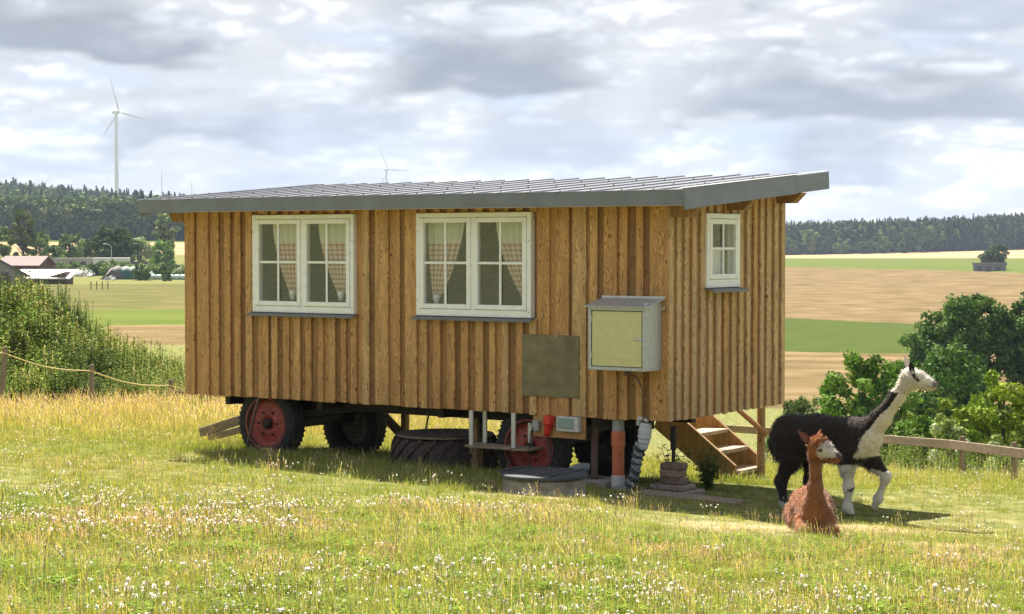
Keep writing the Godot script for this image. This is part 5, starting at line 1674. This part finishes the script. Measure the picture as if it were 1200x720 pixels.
func llama() -> void:
	# own axes: x forward, y up, z to its right
	var at := on(3.06, 18.15)
	var t := thing("llama", "black and white llama stepping to the right beside the house", "llama", at, -0.63)
	t.scale = Vector3.ONE * 0.96
	var V := func(x: float, y: float, z: float) -> Vector3: return Vector3(x, y, z)
	var L := [
		[V.call(-0.42, 0.80, 0), 0.175, V.call(-0.12, 0.775, 0), 0.205], [V.call(-0.12, 0.775, 0), 0.205, V.call(0.28, 0.775, 0), 0.19], [V.call(-0.38, 0.74, 0), 0.17, V.call(0.2, 0.695, 0), 0.19],
		[V.call(0.25, 0.80, 0), 0.17, V.call(0.40, 0.79, 0), 0.155], [V.call(0.36, 0.68, 0), 0.135, V.call(0.43, 0.77, 0), 0.13],
		[V.call(0.38, 0.80, 0), 0.145, V.call(0.57, 0.99, 0), 0.090], [V.call(0.57, 0.99, 0), 0.090, V.call(0.73, 1.20, 0), 0.066], [V.call(0.73, 1.20, 0), 0.066, V.call(0.85, 1.37, 0), 0.061],
		[V.call(-0.50, 0.86, 0), 0.07, V.call(-0.57, 0.68, 0), 0.08], [V.call(-0.57, 0.68, 0), 0.075, V.call(-0.56, 0.54, 0), 0.04],
		# hind legs
		[V.call(-0.40, 0.72, 0.10), 0.135, V.call(-0.36, 0.52, 0.12), 0.10], [V.call(-0.36, 0.52, 0.12), 0.085, V.call(-0.47, 0.30, 0.13), 0.055], [V.call(-0.47, 0.30, 0.13), 0.05, V.call(-0.43, 0.08, 0.13), 0.034], [V.call(-0.43, 0.08, 0.13), 0.034, V.call(-0.39, 0.025, 0.13), 0.032],
		[V.call(-0.36, 0.72, -0.10), 0.135, V.call(-0.24, 0.52, -0.12), 0.095], [V.call(-0.24, 0.52, -0.12), 0.08, V.call(-0.28, 0.29, -0.13), 0.055], [V.call(-0.28, 0.29, -0.13), 0.05, V.call(-0.23, 0.08, -0.13), 0.034], [V.call(-0.23, 0.08, -0.13), 0.034, V.call(-0.19, 0.025, -0.13), 0.032],
		# right fore leg straight, left fore leg lifted
		[V.call(0.30, 0.66, 0.11), 0.12, V.call(0.27, 0.50, 0.12), 0.068], [V.call(0.27, 0.50, 0.12), 0.062, V.call(0.28, 0.29, 0.12), 0.044], [V.call(0.28, 0.29, 0.12), 0.038, V.call(0.27, 0.09, 0.12), 0.033], [V.call(0.27, 0.09, 0.12), 0.036, V.call(0.31, 0.025, 0.12), 0.034],
		[V.call(0.36, 0.64, -0.10), 0.12, V.call(0.45, 0.52, -0.11), 0.068], [V.call(0.45, 0.52, -0.11), 0.062, V.call(0.58, 0.40, -0.11), 0.043], [V.call(0.58, 0.40, -0.11), 0.038, V.call(0.49, 0.17, -0.11), 0.030], [V.call(0.49, 0.17, -0.11), 0.033, V.call(0.45, 0.08, -0.11), 0.032]]
	var B := bones(L)
	var white := Color(0.60, 0.53, 0.44)
	var black := Color(0.030, 0.023, 0.020)
	var paint := func(p: Vector3, nn: Vector3) -> Color:
		var e := nz.get_noise_3d(p.x * 260.0, p.y * 260.0, p.z * 260.0) * 0.035
		# pale front of the neck, pale head, pale fore legs and hooves
		if p.x > 0.30 and p.y > 0.60:
			var bx := 0.40 + clampf((p.y - 0.80) / 0.56, 0, 1) * 0.46
			var across := (p.x - bx) * 0.76 - (p.y - lerpf(0.80, 1.36, clampf((p.x - 0.40) / 0.46, 0, 1))) * 0.65
			if p.y > 1.27 + e: return white
			if p.x > 0.36 and across > 0.035 + e * 0.8 + 0.22 * maxf(0.0, 0.92 - p.y): return white
			return black
		if p.x > 0.15 and p.y < 0.52 + e:
			if p.y > 0.25 + e and p.y < 0.285 + e * 1.5 and p.z > 0.0 and nn.x > 0.3 and p.x < 0.35: return Color(0.12, 0.10, 0.09)
			if p.x > 0.36 and p.y > 0.46 + e and p.z < 0: return black
			if p.y < 0.035: return Color(0.05, 0.04, 0.04)
			return Color(0.55, 0.51, 0.45)
		if p.x < 0.0 and p.y < 0.10 + e: return Color(0.50, 0.47, 0.43) if p.y > 0.03 else Color(0.04, 0.035, 0.03)
		if p.y < 0.46 and p.x < 0: return Color(0.035, 0.027, 0.024)
		return black * (1.0 + 4.0 * e)
	var g := G.new()
	g.colored = true
	net(g, B, 0.07, 0.013, paint, 0.010)
	# head on a finer grid
	var H := bones([
		[V.call(0.83, 1.32, 0), 0.070, V.call(0.885, 1.40, 0), 0.080], [V.call(0.885, 1.405, 0), 0.082, V.call(0.96, 1.405, 0), 0.070], [V.call(0.95, 1.40, 0), 0.066, V.call(1.06, 1.365, 0), 0.048], [V.call(1.05, 1.368, 0), 0.046, V.call(1.115, 1.345, 0), 0.037],
		[V.call(0.95, 1.365, 0), 0.05, V.call(1.09, 1.325, 0), 0.030], [V.call(0.965, 1.435, 0.045), 0.02, V.call(0.985, 1.43, 0.045), 0.018], [V.call(0.965, 1.435, -0.045), 0.02, V.call(0.985, 1.43, -0.045), 0.018]])
	var hp := func(p: Vector3, nn: Vector3) -> Color:
		var e := nz.get_noise_3d(p.x * 500.0, p.y * 500.0, p.z * 500.0) * 0.012
		if absf(p.z) > 0.02 and Vector2((p.x - 0.962) * 0.8, p.y - 1.415).rotated(0.6).abs().x < 0.045 + e and absf(p.y - 1.418 + (p.x - 0.96) * 0.9) < 0.020 + e: return Color(0.03, 0.027, 0.025)
		if p.x > 1.12 and p.y > 1.335: return Color(0.22, 0.19, 0.18)
		if p.x > 1.07 and absf(p.y - 1.328) < 0.004: return Color(0.16, 0.13, 0.12)
		return Color(0.66, 0.60, 0.52)
	var hg := G.new()
	hg.colored = true
	net(hg, H, 0.03, 0.006, hp, 0.002)
	var base := g.v.size()
	g.v.append_array(hg.v); g.n.append_array(hg.n); g.uv.append_array(hg.uv); g.c.append_array(hg.c)
	for i in hg.ix: g.ix.append(base + i)
	var fur := vmat(0.75)
	fur.rim_enabled = true
	fur.rim = 0.3
	put(g, "body", fur, t)
	put(ear(Vector3(0.885, 1.45, -0.035), Vector3(0.775, 1.60, -0.05), Vector3(0.3, 0.3, 0.9), 0.036, Color(0.70, 0.64, 0.58), Color(0.68, 0.58, 0.52)), "ear", fur, t)
	put(ear(Vector3(0.925, 1.455, 0.05), Vector3(0.905, 1.565, 0.10), Vector3(0.5, 0, 0.7), 0.029, Color(0.02, 0.018, 0.017), Color(0.025, 0.02, 0.02)), "ear", fur, t)
	for s in [-1.0, 1.0]:
		put(ball(Vector3(0.978, 1.424, s * 0.060), 0.013), "eye", mat(lin(0.01, 0.008, 0.008), 0.1), t)
	var ll := func(p: Vector3) -> float:
		if p.y < 0.40: return 0.008
		if p.x < -0.46: return 0.045
		if p.x > 0.45: return 0.014
		if p.x < -0.2 and p.y < 0.6: return 0.035
		return 0.03
	put(wool(g, 30000, ll, Vector3(-0.5, -0.9, 0), 0.0028), "wool", fur, t)
	var tuft := wool(hg, 2600, func(p: Vector3) -> float: return 0.03 if p.x < 0.93 else 0.0, Vector3(-0.8, 0.1, 0), 0.003)
	put(tuft, "head_wool", fur, t)

func alpaca() -> void:
	# own axes follow the world: x right, z towards the camera
	var t := thing("alpaca", "red-brown alpaca lying in the grass in front of the llama", "alpaca", on(2.41, 15.1, -0.01))
	var V := func(x: float, y: float, z: float) -> Vector3: return Vector3(x, y, z)
	var B := bones([
		[V.call(0.02, 0.155, 0.10), 0.130, V.call(0.04, 0.19, -0.25), 0.165], [V.call(0.04, 0.19, -0.25), 0.165, V.call(0.04, 0.17, -0.58), 0.13], [V.call(0.01, 0.20, 0.12), 0.105, V.call(0.0, 0.29, 0.16), 0.072],
		[V.call(0.0, 0.28, 0.155), 0.072, V.call(0.0, 0.40, 0.185), 0.052], [V.call(0.0, 0.40, 0.185), 0.052, V.call(0.005, 0.66, 0.19), 0.047],
		# folded legs
		[V.call(-0.09, 0.12, 0.08), 0.065, V.call(-0.105, 0.055, 0.24), 0.052], [V.call(-0.105, 0.05, 0.24), 0.050, V.call(-0.03, 0.045, 0.26), 0.045], [V.call(0.12, 0.12, 0.08), 0.065, V.call(0.125, 0.055, 0.24), 0.052], [V.call(0.125, 0.05, 0.24), 0.050, V.call(0.055, 0.045, 0.26), 0.045],
		[V.call(-0.08, 0.11, -0.42), 0.085, V.call(-0.09, 0.07, -0.20), 0.065], [V.call(0.15, 0.11, -0.42), 0.085, V.call(0.16, 0.07, -0.20), 0.065]])
	var red := Color(0.235, 0.095, 0.042)
	var paint := func(p: Vector3, _n: Vector3) -> Color:
		var e := nz.get_noise_3d(p.x * 300.0, p.y * 300.0, p.z * 300.0)
		var q := red * (1.0 + 0.5 * e)
		if p.y > 0.3 and p.y < 0.68: q = Color(0.205, 0.088, 0.044) * (1.0 + 0.4 * e)
		return q
	var g := G.new()
	g.colored = true
	net(g, B, 0.05, 0.012, paint, 0.010)
	var H := bones([
		[V.call(0.0, 0.65, 0.19), 0.055, V.call(0.015, 0.71, 0.19), 0.070], [V.call(0.015, 0.715, 0.19), 0.072, V.call(0.06, 0.71, 0.225), 0.058], [V.call(0.055, 0.705, 0.22), 0.052, V.call(0.125, 0.675, 0.27), 0.036], [V.call(0.125, 0.675, 0.27), 0.036, V.call(0.155, 0.66, 0.29), 0.030],
		[V.call(0.05, 0.675, 0.22), 0.045, V.call(0.135, 0.645, 0.275), 0.024], [V.call(0.01, 0.75, 0.185), 0.05, V.call(0.03, 0.765, 0.20), 0.045]])
	var hp := func(p: Vector3, _n: Vector3) -> Color:
		var f := (p - Vector3(0.015, 0.70, 0.19)).dot(Vector3(0.8, 0, 0.6))
		var s := (p - Vector3(0.015, 0.70, 0.19)).dot(Vector3(-0.6, 0, 0.8))
		var e := nz.get_noise_3d(p.x * 700.0, p.y * 700.0, p.z * 700.0)
		if f > 0.175 and p.y > 0.655: return Color(0.10, 0.085, 0.08)
		if f > 0.10 and absf(p.y - 0.648) < 0.004: return Color(0.08, 0.05, 0.04)
		if p.y < 0.65 and f < 0.13: return Color(0.22, 0.085, 0.035)
		if f > 0.035 + 0.02 * e and p.y > 0.655 and p.y < 0.765 and absf(s) < 0.075: 
			if Vector2(f - 0.055, (p.y - 0.708) * 1.6).length() < 0.024 and absf(s) > 0.03: return Color(0.16, 0.11, 0.09)
			return Color(0.56, 0.49, 0.44)
		return Color(0.29, 0.105, 0.038) * (1.0 + 0.4 * e)
	var hg := G.new()
	hg.colored = true
	net(hg, H, 0.025, 0.005, hp, 0.002)
	var base := g.v.size()
	g.v.append_array(hg.v); g.n.append_array(hg.n); g.uv.append_array(hg.uv); g.c.append_array(hg.c)
	for i in hg.ix: g.ix.append(base + i)
	var fur := vmat(0.8)
	fur.rim_enabled = true
	fur.rim = 0.3
	put(g, "body", fur, t)
	put(ear(Vector3(-0.035, 0.755, 0.18), Vector3(-0.145, 0.85, 0.165), Vector3(0.3, 0.3, 1), 0.031, Color(0.34, 0.13, 0.05), Color(0.20, 0.09, 0.06)), "ear", fur, t)
	put(ear(Vector3(0.03, 0.78, 0.15), Vector3(0.045, 0.865, 0.12), Vector3(0.8, 0, 0.6), 0.024, Color(0.38, 0.13, 0.04), Color(0.26, 0.10, 0.05)), "ear", fur, t)
	for q in [Vector3(0.030, 0.709, 0.266), Vector3(0.098, 0.709, 0.196)]:
		put(ball(q, 0.0145), "eye", mat(lin(0.01, 0.008, 0.008), 0.1), t)
	put(wool(g, 20000, func(p: Vector3) -> float: return (0.010 if p.y > 0.34 else 0.018) if p.y < 0.69 else 0.0, Vector3(0, -0.8, -0.3), 0.0022), "wool", fur, t)
	put(wool(hg, 3000, func(p: Vector3) -> float: return 0.032 if p.y > 0.735 else 0.006, Vector3(0.3, 0.3, 0.2), 0.003), "topknot", fur, t)

# ------------------------------------------------------------------ meadow and weeds
func blades(n: int, rad: float, h0: float, h1: float, w: float, lean: float, cols: Array) -> ArrayMesh:
	var g := G.new()
	g.colored = true
	for k in n:
		var a := rnd(0, TAU)
		var r := rad * sqrt(rng.randf())
		var p := Vector3(cos(a) * r, -0.01, sin(a) * r)
		var h := rnd(h0, h1)
		var b := rnd(0, TAU)
		var d := Vector3(cos(b), 0, sin(b)) * h * lean * rnd(0.3, 1.3)
		var s := Vector3(-sin(b), 0, cos(b)).rotated(Vector3.UP, rnd(-0.8, 0.8)) * w * rnd(0.6, 1.3)
		var m := p + Vector3(0, h * 0.6, 0) + d * 0.35
		var e := p + Vector3(0, h * 0.96, 0) + d
		var nn := (s.cross(Vector3.UP).normalized() + Vector3.UP * 0.8).normalized()
		g.col = pick(cols) * rnd(0.8, 1.25)
		g.quad(p - s, p + s, m + s * 0.75, m - s * 0.75, Vector2(), Vector2(), Vector2(), Vector2())
		g.tri(m - s * 0.75, m + s * 0.75, e)
	return g.mesh()

func straws(n: int, rad: float, h0: float, h1: float, cols: Array, heads: Array, hw: float) -> ArrayMesh:
	var g := G.new()
	g.colored = true
	for k in n:
		var a := rnd(0, TAU)
		var r := rad * sqrt(rng.randf())
		var p := Vector3(cos(a) * r, -0.01, sin(a) * r)
		var h := rnd(h0, h1)
		var b := rnd(0, TAU)
		var d := Vector3(cos(b), 0, sin(b)) * h * rnd(0.05, 0.3)
		var s := Vector3(-sin(b), 0, cos(b)).rotated(Vector3.UP, rnd(0, 3)) * 0.0016
		var m := p + Vector3(0, h * 0.75, 0) + d * 0.4
		var e := p + Vector3(0, h, 0) + d
		var nn := (s.cross(Vector3.UP).normalized() + Vector3.UP * 0.7).normalized()
		g.col = pick(cols) * rnd(0.85, 1.2)
		g.quad(p - s, p + s, m + s, m - s, Vector2(), Vector2(), Vector2(), Vector2(), nn)
		g.col = pick(heads) * rnd(0.85, 1.2)
		var u := (e - m)
		for j in 4:
			var c := m + u * (j / 4.0)
			var q := Vector3(rnd(-1, 1), rnd(-0.2, 0.5), rnd(-1, 1)).normalized() * hw * rnd(0.6, 1.2) * (1.1 - j * 0.2)
			g.tri(c, c + u * 0.22 + q, c + u * 0.42, nn)
			g.tri(c, c + u * 0.42, c + u * 0.22 - q, nn)
	return g.mesh()

func clover_head(n: int, rad: float, r0: float) -> ArrayMesh:
	var g := G.new()
	g.colored = true
	for k in n:
		var a := rnd(0, TAU)
		var r := rad * sqrt(rng.randf())
		var h := rnd(0.08, 0.16)
		var p := Vector3(cos(a) * r, 0, sin(a) * r)
		var e := p + Vector3(rnd(-0.03, 0.03), h, rnd(-0.03, 0.03))
		g.col = Color(0.20, 0.24, 0.06)
		g.tube([p, e], [0.0015, 0.0015], 3, false)
		var R := r0 * rnd(0.7, 1.25)
		g.col = pick([Color(0.78, 0.76, 0.68), Color(0.72, 0.70, 0.60), Color(0.70, 0.60, 0.50)])
		for j in 14:
			var u := Vector3(rng.randfn(), rng.randfn() + 0.4, rng.randfn()).normalized()
			var s := u.cross(Vector3(rng.randfn(), rng.randfn(), rng.randfn())).normalized() * R * 0.55
			var c := e + u * R * 0.55
			g.tri(c - s, c + u * R * 0.6, c + s, (u + Vector3.UP * 0.3).normalized())
	return g.mesh()

func clover_leaves(n: int, rad: float) -> ArrayMesh:
	var g := G.new()
	g.colored = true
	for k in n:
		var a := rnd(0, TAU)
		var r := rad * sqrt(rng.randf())
		var p := Vector3(cos(a) * r, rnd(0.02, 0.07), sin(a) * r)
		var c: Color = pick([Color(0.15, 0.24, 0.03), Color(0.20, 0.30, 0.04), Color(0.11, 0.19, 0.025)])
		var b := rnd(0, TAU)
		for j in 3: leaf(g, p, b + j * TAU / 3, rnd(-0.1, 0.4), rnd(0.016, 0.026), 1.1, c)
	return g.mesh()

func inside_house(x: float, d: float, grow: float) -> bool:
	var p := hx.affine_inverse() * Vector3(x, 0, -d)
	return p.x > -6.57 - grow and p.x < grow and p.z < grow and p.z > -2.6 - grow

func meadow() -> void:
	var gr := [Color(0.24, 0.30, 0.070), Color(0.32, 0.36, 0.095), Color(0.18, 0.25, 0.046), Color(0.40, 0.40, 0.145)]
	var ye := [Color(0.44, 0.41, 0.15), Color(0.38, 0.38, 0.12), Color(0.50, 0.44, 0.20)]
	var st := [Color(0.54, 0.45, 0.25), Color(0.49, 0.41, 0.22), Color(0.45, 0.41, 0.18)]
	var sh := [Color(0.58, 0.46, 0.32), Color(0.55, 0.40, 0.30), Color(0.62, 0.54, 0.38), Color(0.48, 0.44, 0.24)]
	var K := [blades(22, 0.07, 0.025, 0.075, 0.0024, 0.8, gr), blades(20, 0.08, 0.03, 0.10, 0.0022, 0.9, gr + ye), blades(16, 0.09, 0.05, 0.13, 0.0018, 0.7, ye + gr),
		straws(6, 0.10, 0.08, 0.19, st, sh, 0.0042), straws(6, 0.12, 0.14, 0.28, st + ye, sh, 0.005), clover_head(3, 0.16, 0.0125), clover_leaves(18, 0.10),
		blades(26, 0.15, 0.05, 0.15, 0.0035, 0.8, gr + ye), straws(12, 0.18, 0.18, 0.38, st, sh, 0.007), blades(26, 0.12, 0.006, 0.02, 0.0022, 5.0, [Color(0.52, 0.43, 0.28), Color(0.46, 0.36, 0.22), Color(0.58, 0.50, 0.34)]),
		straws(14, 0.13, 0.09, 0.20, [Color(0.52, 0.40, 0.26), Color(0.50, 0.42, 0.24)], [Color(0.62, 0.44, 0.36), Color(0.58, 0.40, 0.33), Color(0.64, 0.50, 0.40)], 0.006), straws(3, 0.10, 0.20, 0.36, [Color(0.20, 0.15, 0.07)], [Color(0.17, 0.10, 0.055), Color(0.22, 0.14, 0.07)], 0.007)]
	var names := ["short_grass", "green_grass", "yellow_grass", "seeding_grass", "tall_seeding_grass", "clover_flowers", "clover_leaves", "rough_grass", "dry_tall_grass", "trodden_straw", "pink_seeding_grass", "dock_stalks"]
	var labels := ["short green grass of the meadow", "fine green grass of the meadow", "yellowing longer grass of the meadow", "dry grass stems with seed heads in the foreground", "tall dry seeding stems across the meadow", "white clover heads scattered in the grass", "clover leaves low in the grass", "coarse grass on the far part of the meadow", "dry straw-coloured tall grass near the left fence", "pale trodden straw in the bare places beside the alpaca", "pinkish seeding grass in foreground patches", "dark brown dock stalks rising from the foreground grass"]
	var T := []
	var C := []
	for k in K.size(): T.append([]); C.append([])
	var add := func(k: int, x: float, d: float, sc: float, bright: Color) -> void:
		T[k].append(Transform3D(Basis(Vector3.UP, rnd(0, TAU)).scaled(Vector3(sc, sc * rnd(0.8, 1.2), sc)), on(x, d)))
		C[k].append(bright)
	for pass_ in 2:
		var d0: float = [6.5, 15.0][pass_]
		var d1: float = [15.5, 46.0][pass_]
		var n: int = [36000, 62000][pass_]
		for i in n:
			var d := sqrt(lerpf(d0 * d0, d1 * d1, rng.randf()))
			var x := rnd(-0.32, 0.32) * d + rnd(-1.4, 1.4)
			if d > 36.5 and x < -0.10 * d: continue
			var dry := nz.get_noise_2d(x * 18.0, d * 18.0) + 0.6 * nz.get_noise_2d(x * 70.0 + 50.0, d * 70.0)
			var big := nz.get_noise_2d(x * 5.0 + 400.0, d * 5.0)
			# bare trodden places beside the alpaca
			var bare := exp(-(pow((x - 1.9) / 0.75, 2.0) + pow((d - 15.3) / 0.45, 2.0))) + 0.8 * exp(-(pow((x - 3.4) / 0.5, 2.0) + pow((d - 13.6) / 0.4, 2.0))) + 1.1 * exp(-(pow((x - 0.15) / 0.6, 2.0) + pow((d - 17.75) / 0.35, 2.0)))
			if rng.randf() < bare * 0.9:
				add.call(9, x, d, rnd(0.8, 1.3), Color(1, 1, 1))
				continue
			var under := inside_house(x, d, 0.3)
			var lane := smoothstep(26.0, 34.0, d) * smoothstep(0.0, -4.0, x)
			var left := smoothstep(20.0, 30.0, d) * smoothstep(2.0, -3.0, x)
			var b := rnd(0.85, 1.18)
			var tint := Color(b * (1.0 + 0.22 * dry + 0.15 * left), b * (1.0 + 0.05 * dry), b * (1.0 + 0.15 * dry))
			var u := rng.randf()
			var k := 0
			if pass_ == 0:
				if u < 0.34: k = 0
				elif u < 0.60: k = 1
				elif u < 0.76: k = 2
				elif u < 0.84: k = 6
				elif u < 0.90 + 0.07 * dry: k = 3
				elif u < 0.945: k = 4
				else: k = 5 if big * 1.5 + dry * 0.8 > -0.15 else 1
			else:
				if u < 0.30: k = 1
				elif u < 0.62: k = 7
				elif u < 0.78: k = 2
				elif u < 0.84 + 0.05 * dry: k = 3 if not under else 1
				elif u < 0.86 + 0.02 * dry + 0.10 * left: k = 8
				elif u < 0.95: k = 7
				else: k = 5 if left < 0.4 and not under and rng.randf() < 0.5 else 2
			if not under and d < 24.0 and dry > 0.12 and rng.randf() < 0.06: k = 10
			if not under and d < 17.0 and rng.randf() < 0.0022: k = 11
			if k < 5 and not under and left < 0.5 and big > -0.12 and rng.randf() < 0.016: k = 5
			if under and k in [3, 4, 8] and rng.randf() < 0.8: k = 1
			var sc := rnd(0.6, 1.0) * (0.85 + 0.5 * nz.get_noise_2d(x * 45.0 + 900.0, d * 45.0) + 0.2 * left)
			if x > 0.8 and d > 14.0 and d < 21.0 and k != 5: sc *= 0.55 if k != 10 else 0.8
			elif d > 14.5 and d < 22.0 and k in [7, 8]: sc *= 0.75
			add.call(k, x, d, sc, tint)
	for q in [[1.85, 15.35, 0.55, 0.22, 900], [3.2, 14.3, 0.45, 0.16, 350], [0.45, 17.45, 0.4, 0.12, 260], [2.9, 15.9, 0.4, 0.16, 300], [3.9, 13.2, 0.3, 0.12, 200]]:
		for i in q[4]:
			add.call(9, q[0] + rng.randfn() * q[2] * 0.6, q[1] + rng.randfn() * q[3] * 0.8, rnd(0.8, 1.4), Color(1.05, 1.0, 0.98) * rnd(0.9, 1.15))
	# taller grass kept by the wheels, posts, planks and the tyre
	for q in [[-5.4, 0.15, 0.8], [-5.0, 0.05, 0.5], [-3.4, 0.0, 0.7], [-2.6, 0.1, 0.6], [-6.6, -0.8, 0.7], [-1.8, 0.15, 0.4], [-4.3, 0.0, 0.6], [-0.5, -2.7, 0.4]]:
		for i in 60:
			var p := hx * Vector3(q[0] + rng.randfn() * q[2] * 0.6, 0, q[1] + rng.randfn() * 0.16)
			add.call(pick([7, 7, 3, 2]), p.x, -p.z, rnd(0.8, 1.2), Color(0.95, 1, 0.9))
	for k in K.size():
		scatter(names[k], labels[k], K[k], T[k], C[k], M.petal if k == 5 else M.grass)

func weed(kind: int) -> ArrayMesh:
	var g := G.new()
	g.colored = true
	var cols: Array = [[Color(0.13, 0.22, 0.028), Color(0.18, 0.28, 0.035), Color(0.10, 0.17, 0.024)], [Color(0.24, 0.30, 0.06), Color(0.30, 0.34, 0.08), Color(0.18, 0.26, 0.045)], [Color(0.06, 0.11, 0.02), Color(0.09, 0.15, 0.025)]][kind]
	for k in 7:
		var r := Vector3(rnd(-0.22, 0.22), 0, rnd(-0.22, 0.22))
		var h := rnd(0.75, 1.15)
		var d := Vector3(rnd(-0.12, 0.12), h, rnd(-0.12, 0.12))
		g.col = Color(0.16, 0.16, 0.06)
		g.tube([r, r + d], [0.007, 0.003], 4, false)
		for j in 26:
			var s := rnd(0.12, 1.0)
			var az := rnd(0, TAU)
			leaf(g, r + d * s, az, rnd(-0.3, 0.6), rnd(0.08, 0.15) * (1.15 - 0.6 * s), 0.4, pick(cols))
		if kind == 1 and rng.randf() < 0.8:
			g.col = pick([Color(0.36, 0.33, 0.14), Color(0.42, 0.38, 0.17), Color(0.32, 0.28, 0.14)])
			for j in 10:
				var c := r + d * rnd(0.86, 1.14)
				var q := Vector3(rnd(-1, 1), rnd(0, 0.6), rnd(-1, 1)) * 0.035
				g.tri(c - q, c + Vector3(0, 0.05, 0), c + q, Vector3(q.z, 0.03, -q.x).normalized())
	return g.mesh()

func weeds() -> void:
	var K := [weed(0), weed(1), weed(2), weed(0)]
	var names := ["nettles", "flowering_weeds", "dark_weeds", "nettles"]
	var labels := ["green nettles crowding the bank behind the tape fence", "pale flowering weeds along the bank", "dark tall weeds standing on the bank", "more green nettles covering the left bank"]
	var T := [[], [], [], []]
	var C := [[], [], [], []]
	for i in 5200:
		var d := rnd(36.8, 66.0)
		var a := rnd(-0.36, -0.135)
		var x := a * d
		if a > -0.155 and d > 44.0: continue
		var n1 := nz.get_noise_2d(x * 22.0, d * 9.0)
		var k := 0
		if n1 > 0.08: k = 1
		elif n1 < -0.18: k = 2
		elif rng.randf() < 0.4: k = 3
		if rng.randf() < 0.15: k = rng.randi() % 4
		if d > 66.0 - 120.0 * maxf(a + 0.26, 0.0): continue
		var sc := rnd(0.75, 1.25) * (1.0 - 0.5 * smoothstep(-0.27, -0.16, a))
		if d < 39.0: sc *= 0.75
		sc *= 0.85 + 0.9 * nz.get_noise_2d(x * 30.0 + 77.0, d * 14.0)
		if k == 2: sc *= 1.2
		T[k].append(Transform3D(Basis(Vector3.UP, rnd(0, TAU)).scaled(Vector3(sc * 1.15, sc * rnd(0.8, 1.2), sc * 1.15)), on(x, d, -0.05)))
		var b := rnd(0.8, 1.2)
		C[k].append(Color(b * 1.1, b * 1.1, b))
	# low growth along the rail fence on the right
	for i in 700:
		var d := rnd(27.0, 50.0)
		var a := rnd(0.10, 0.36)
		if a < 0.2 and d < 36.0: continue
		var sc := rnd(0.3, 0.6)
		T[i % 4].append(Transform3D(Basis(Vector3.UP, rnd(0, TAU)).scaled(Vector3.ONE * sc), on(a * d, d, -0.03)))
		C[i % 4].append(Color(1, 1, 0.9) * rnd(0.8, 1.1))
	for i in 1400:
		var d := rnd(-34.0, -3.0)
		T[i % 4].append(Transform3D(Basis(Vector3.UP, rnd(0, TAU)).scaled(Vector3.ONE * rnd(0.25, 0.5)), on(rnd(-34.0, 10.0), d, -0.03)))
		C[i % 4].append(Color(1, 1, 0.9) * rnd(0.8, 1.1))
	for k in 4: scatter(names[k], labels[k], K[k], T[k], C[k], M.leaf)
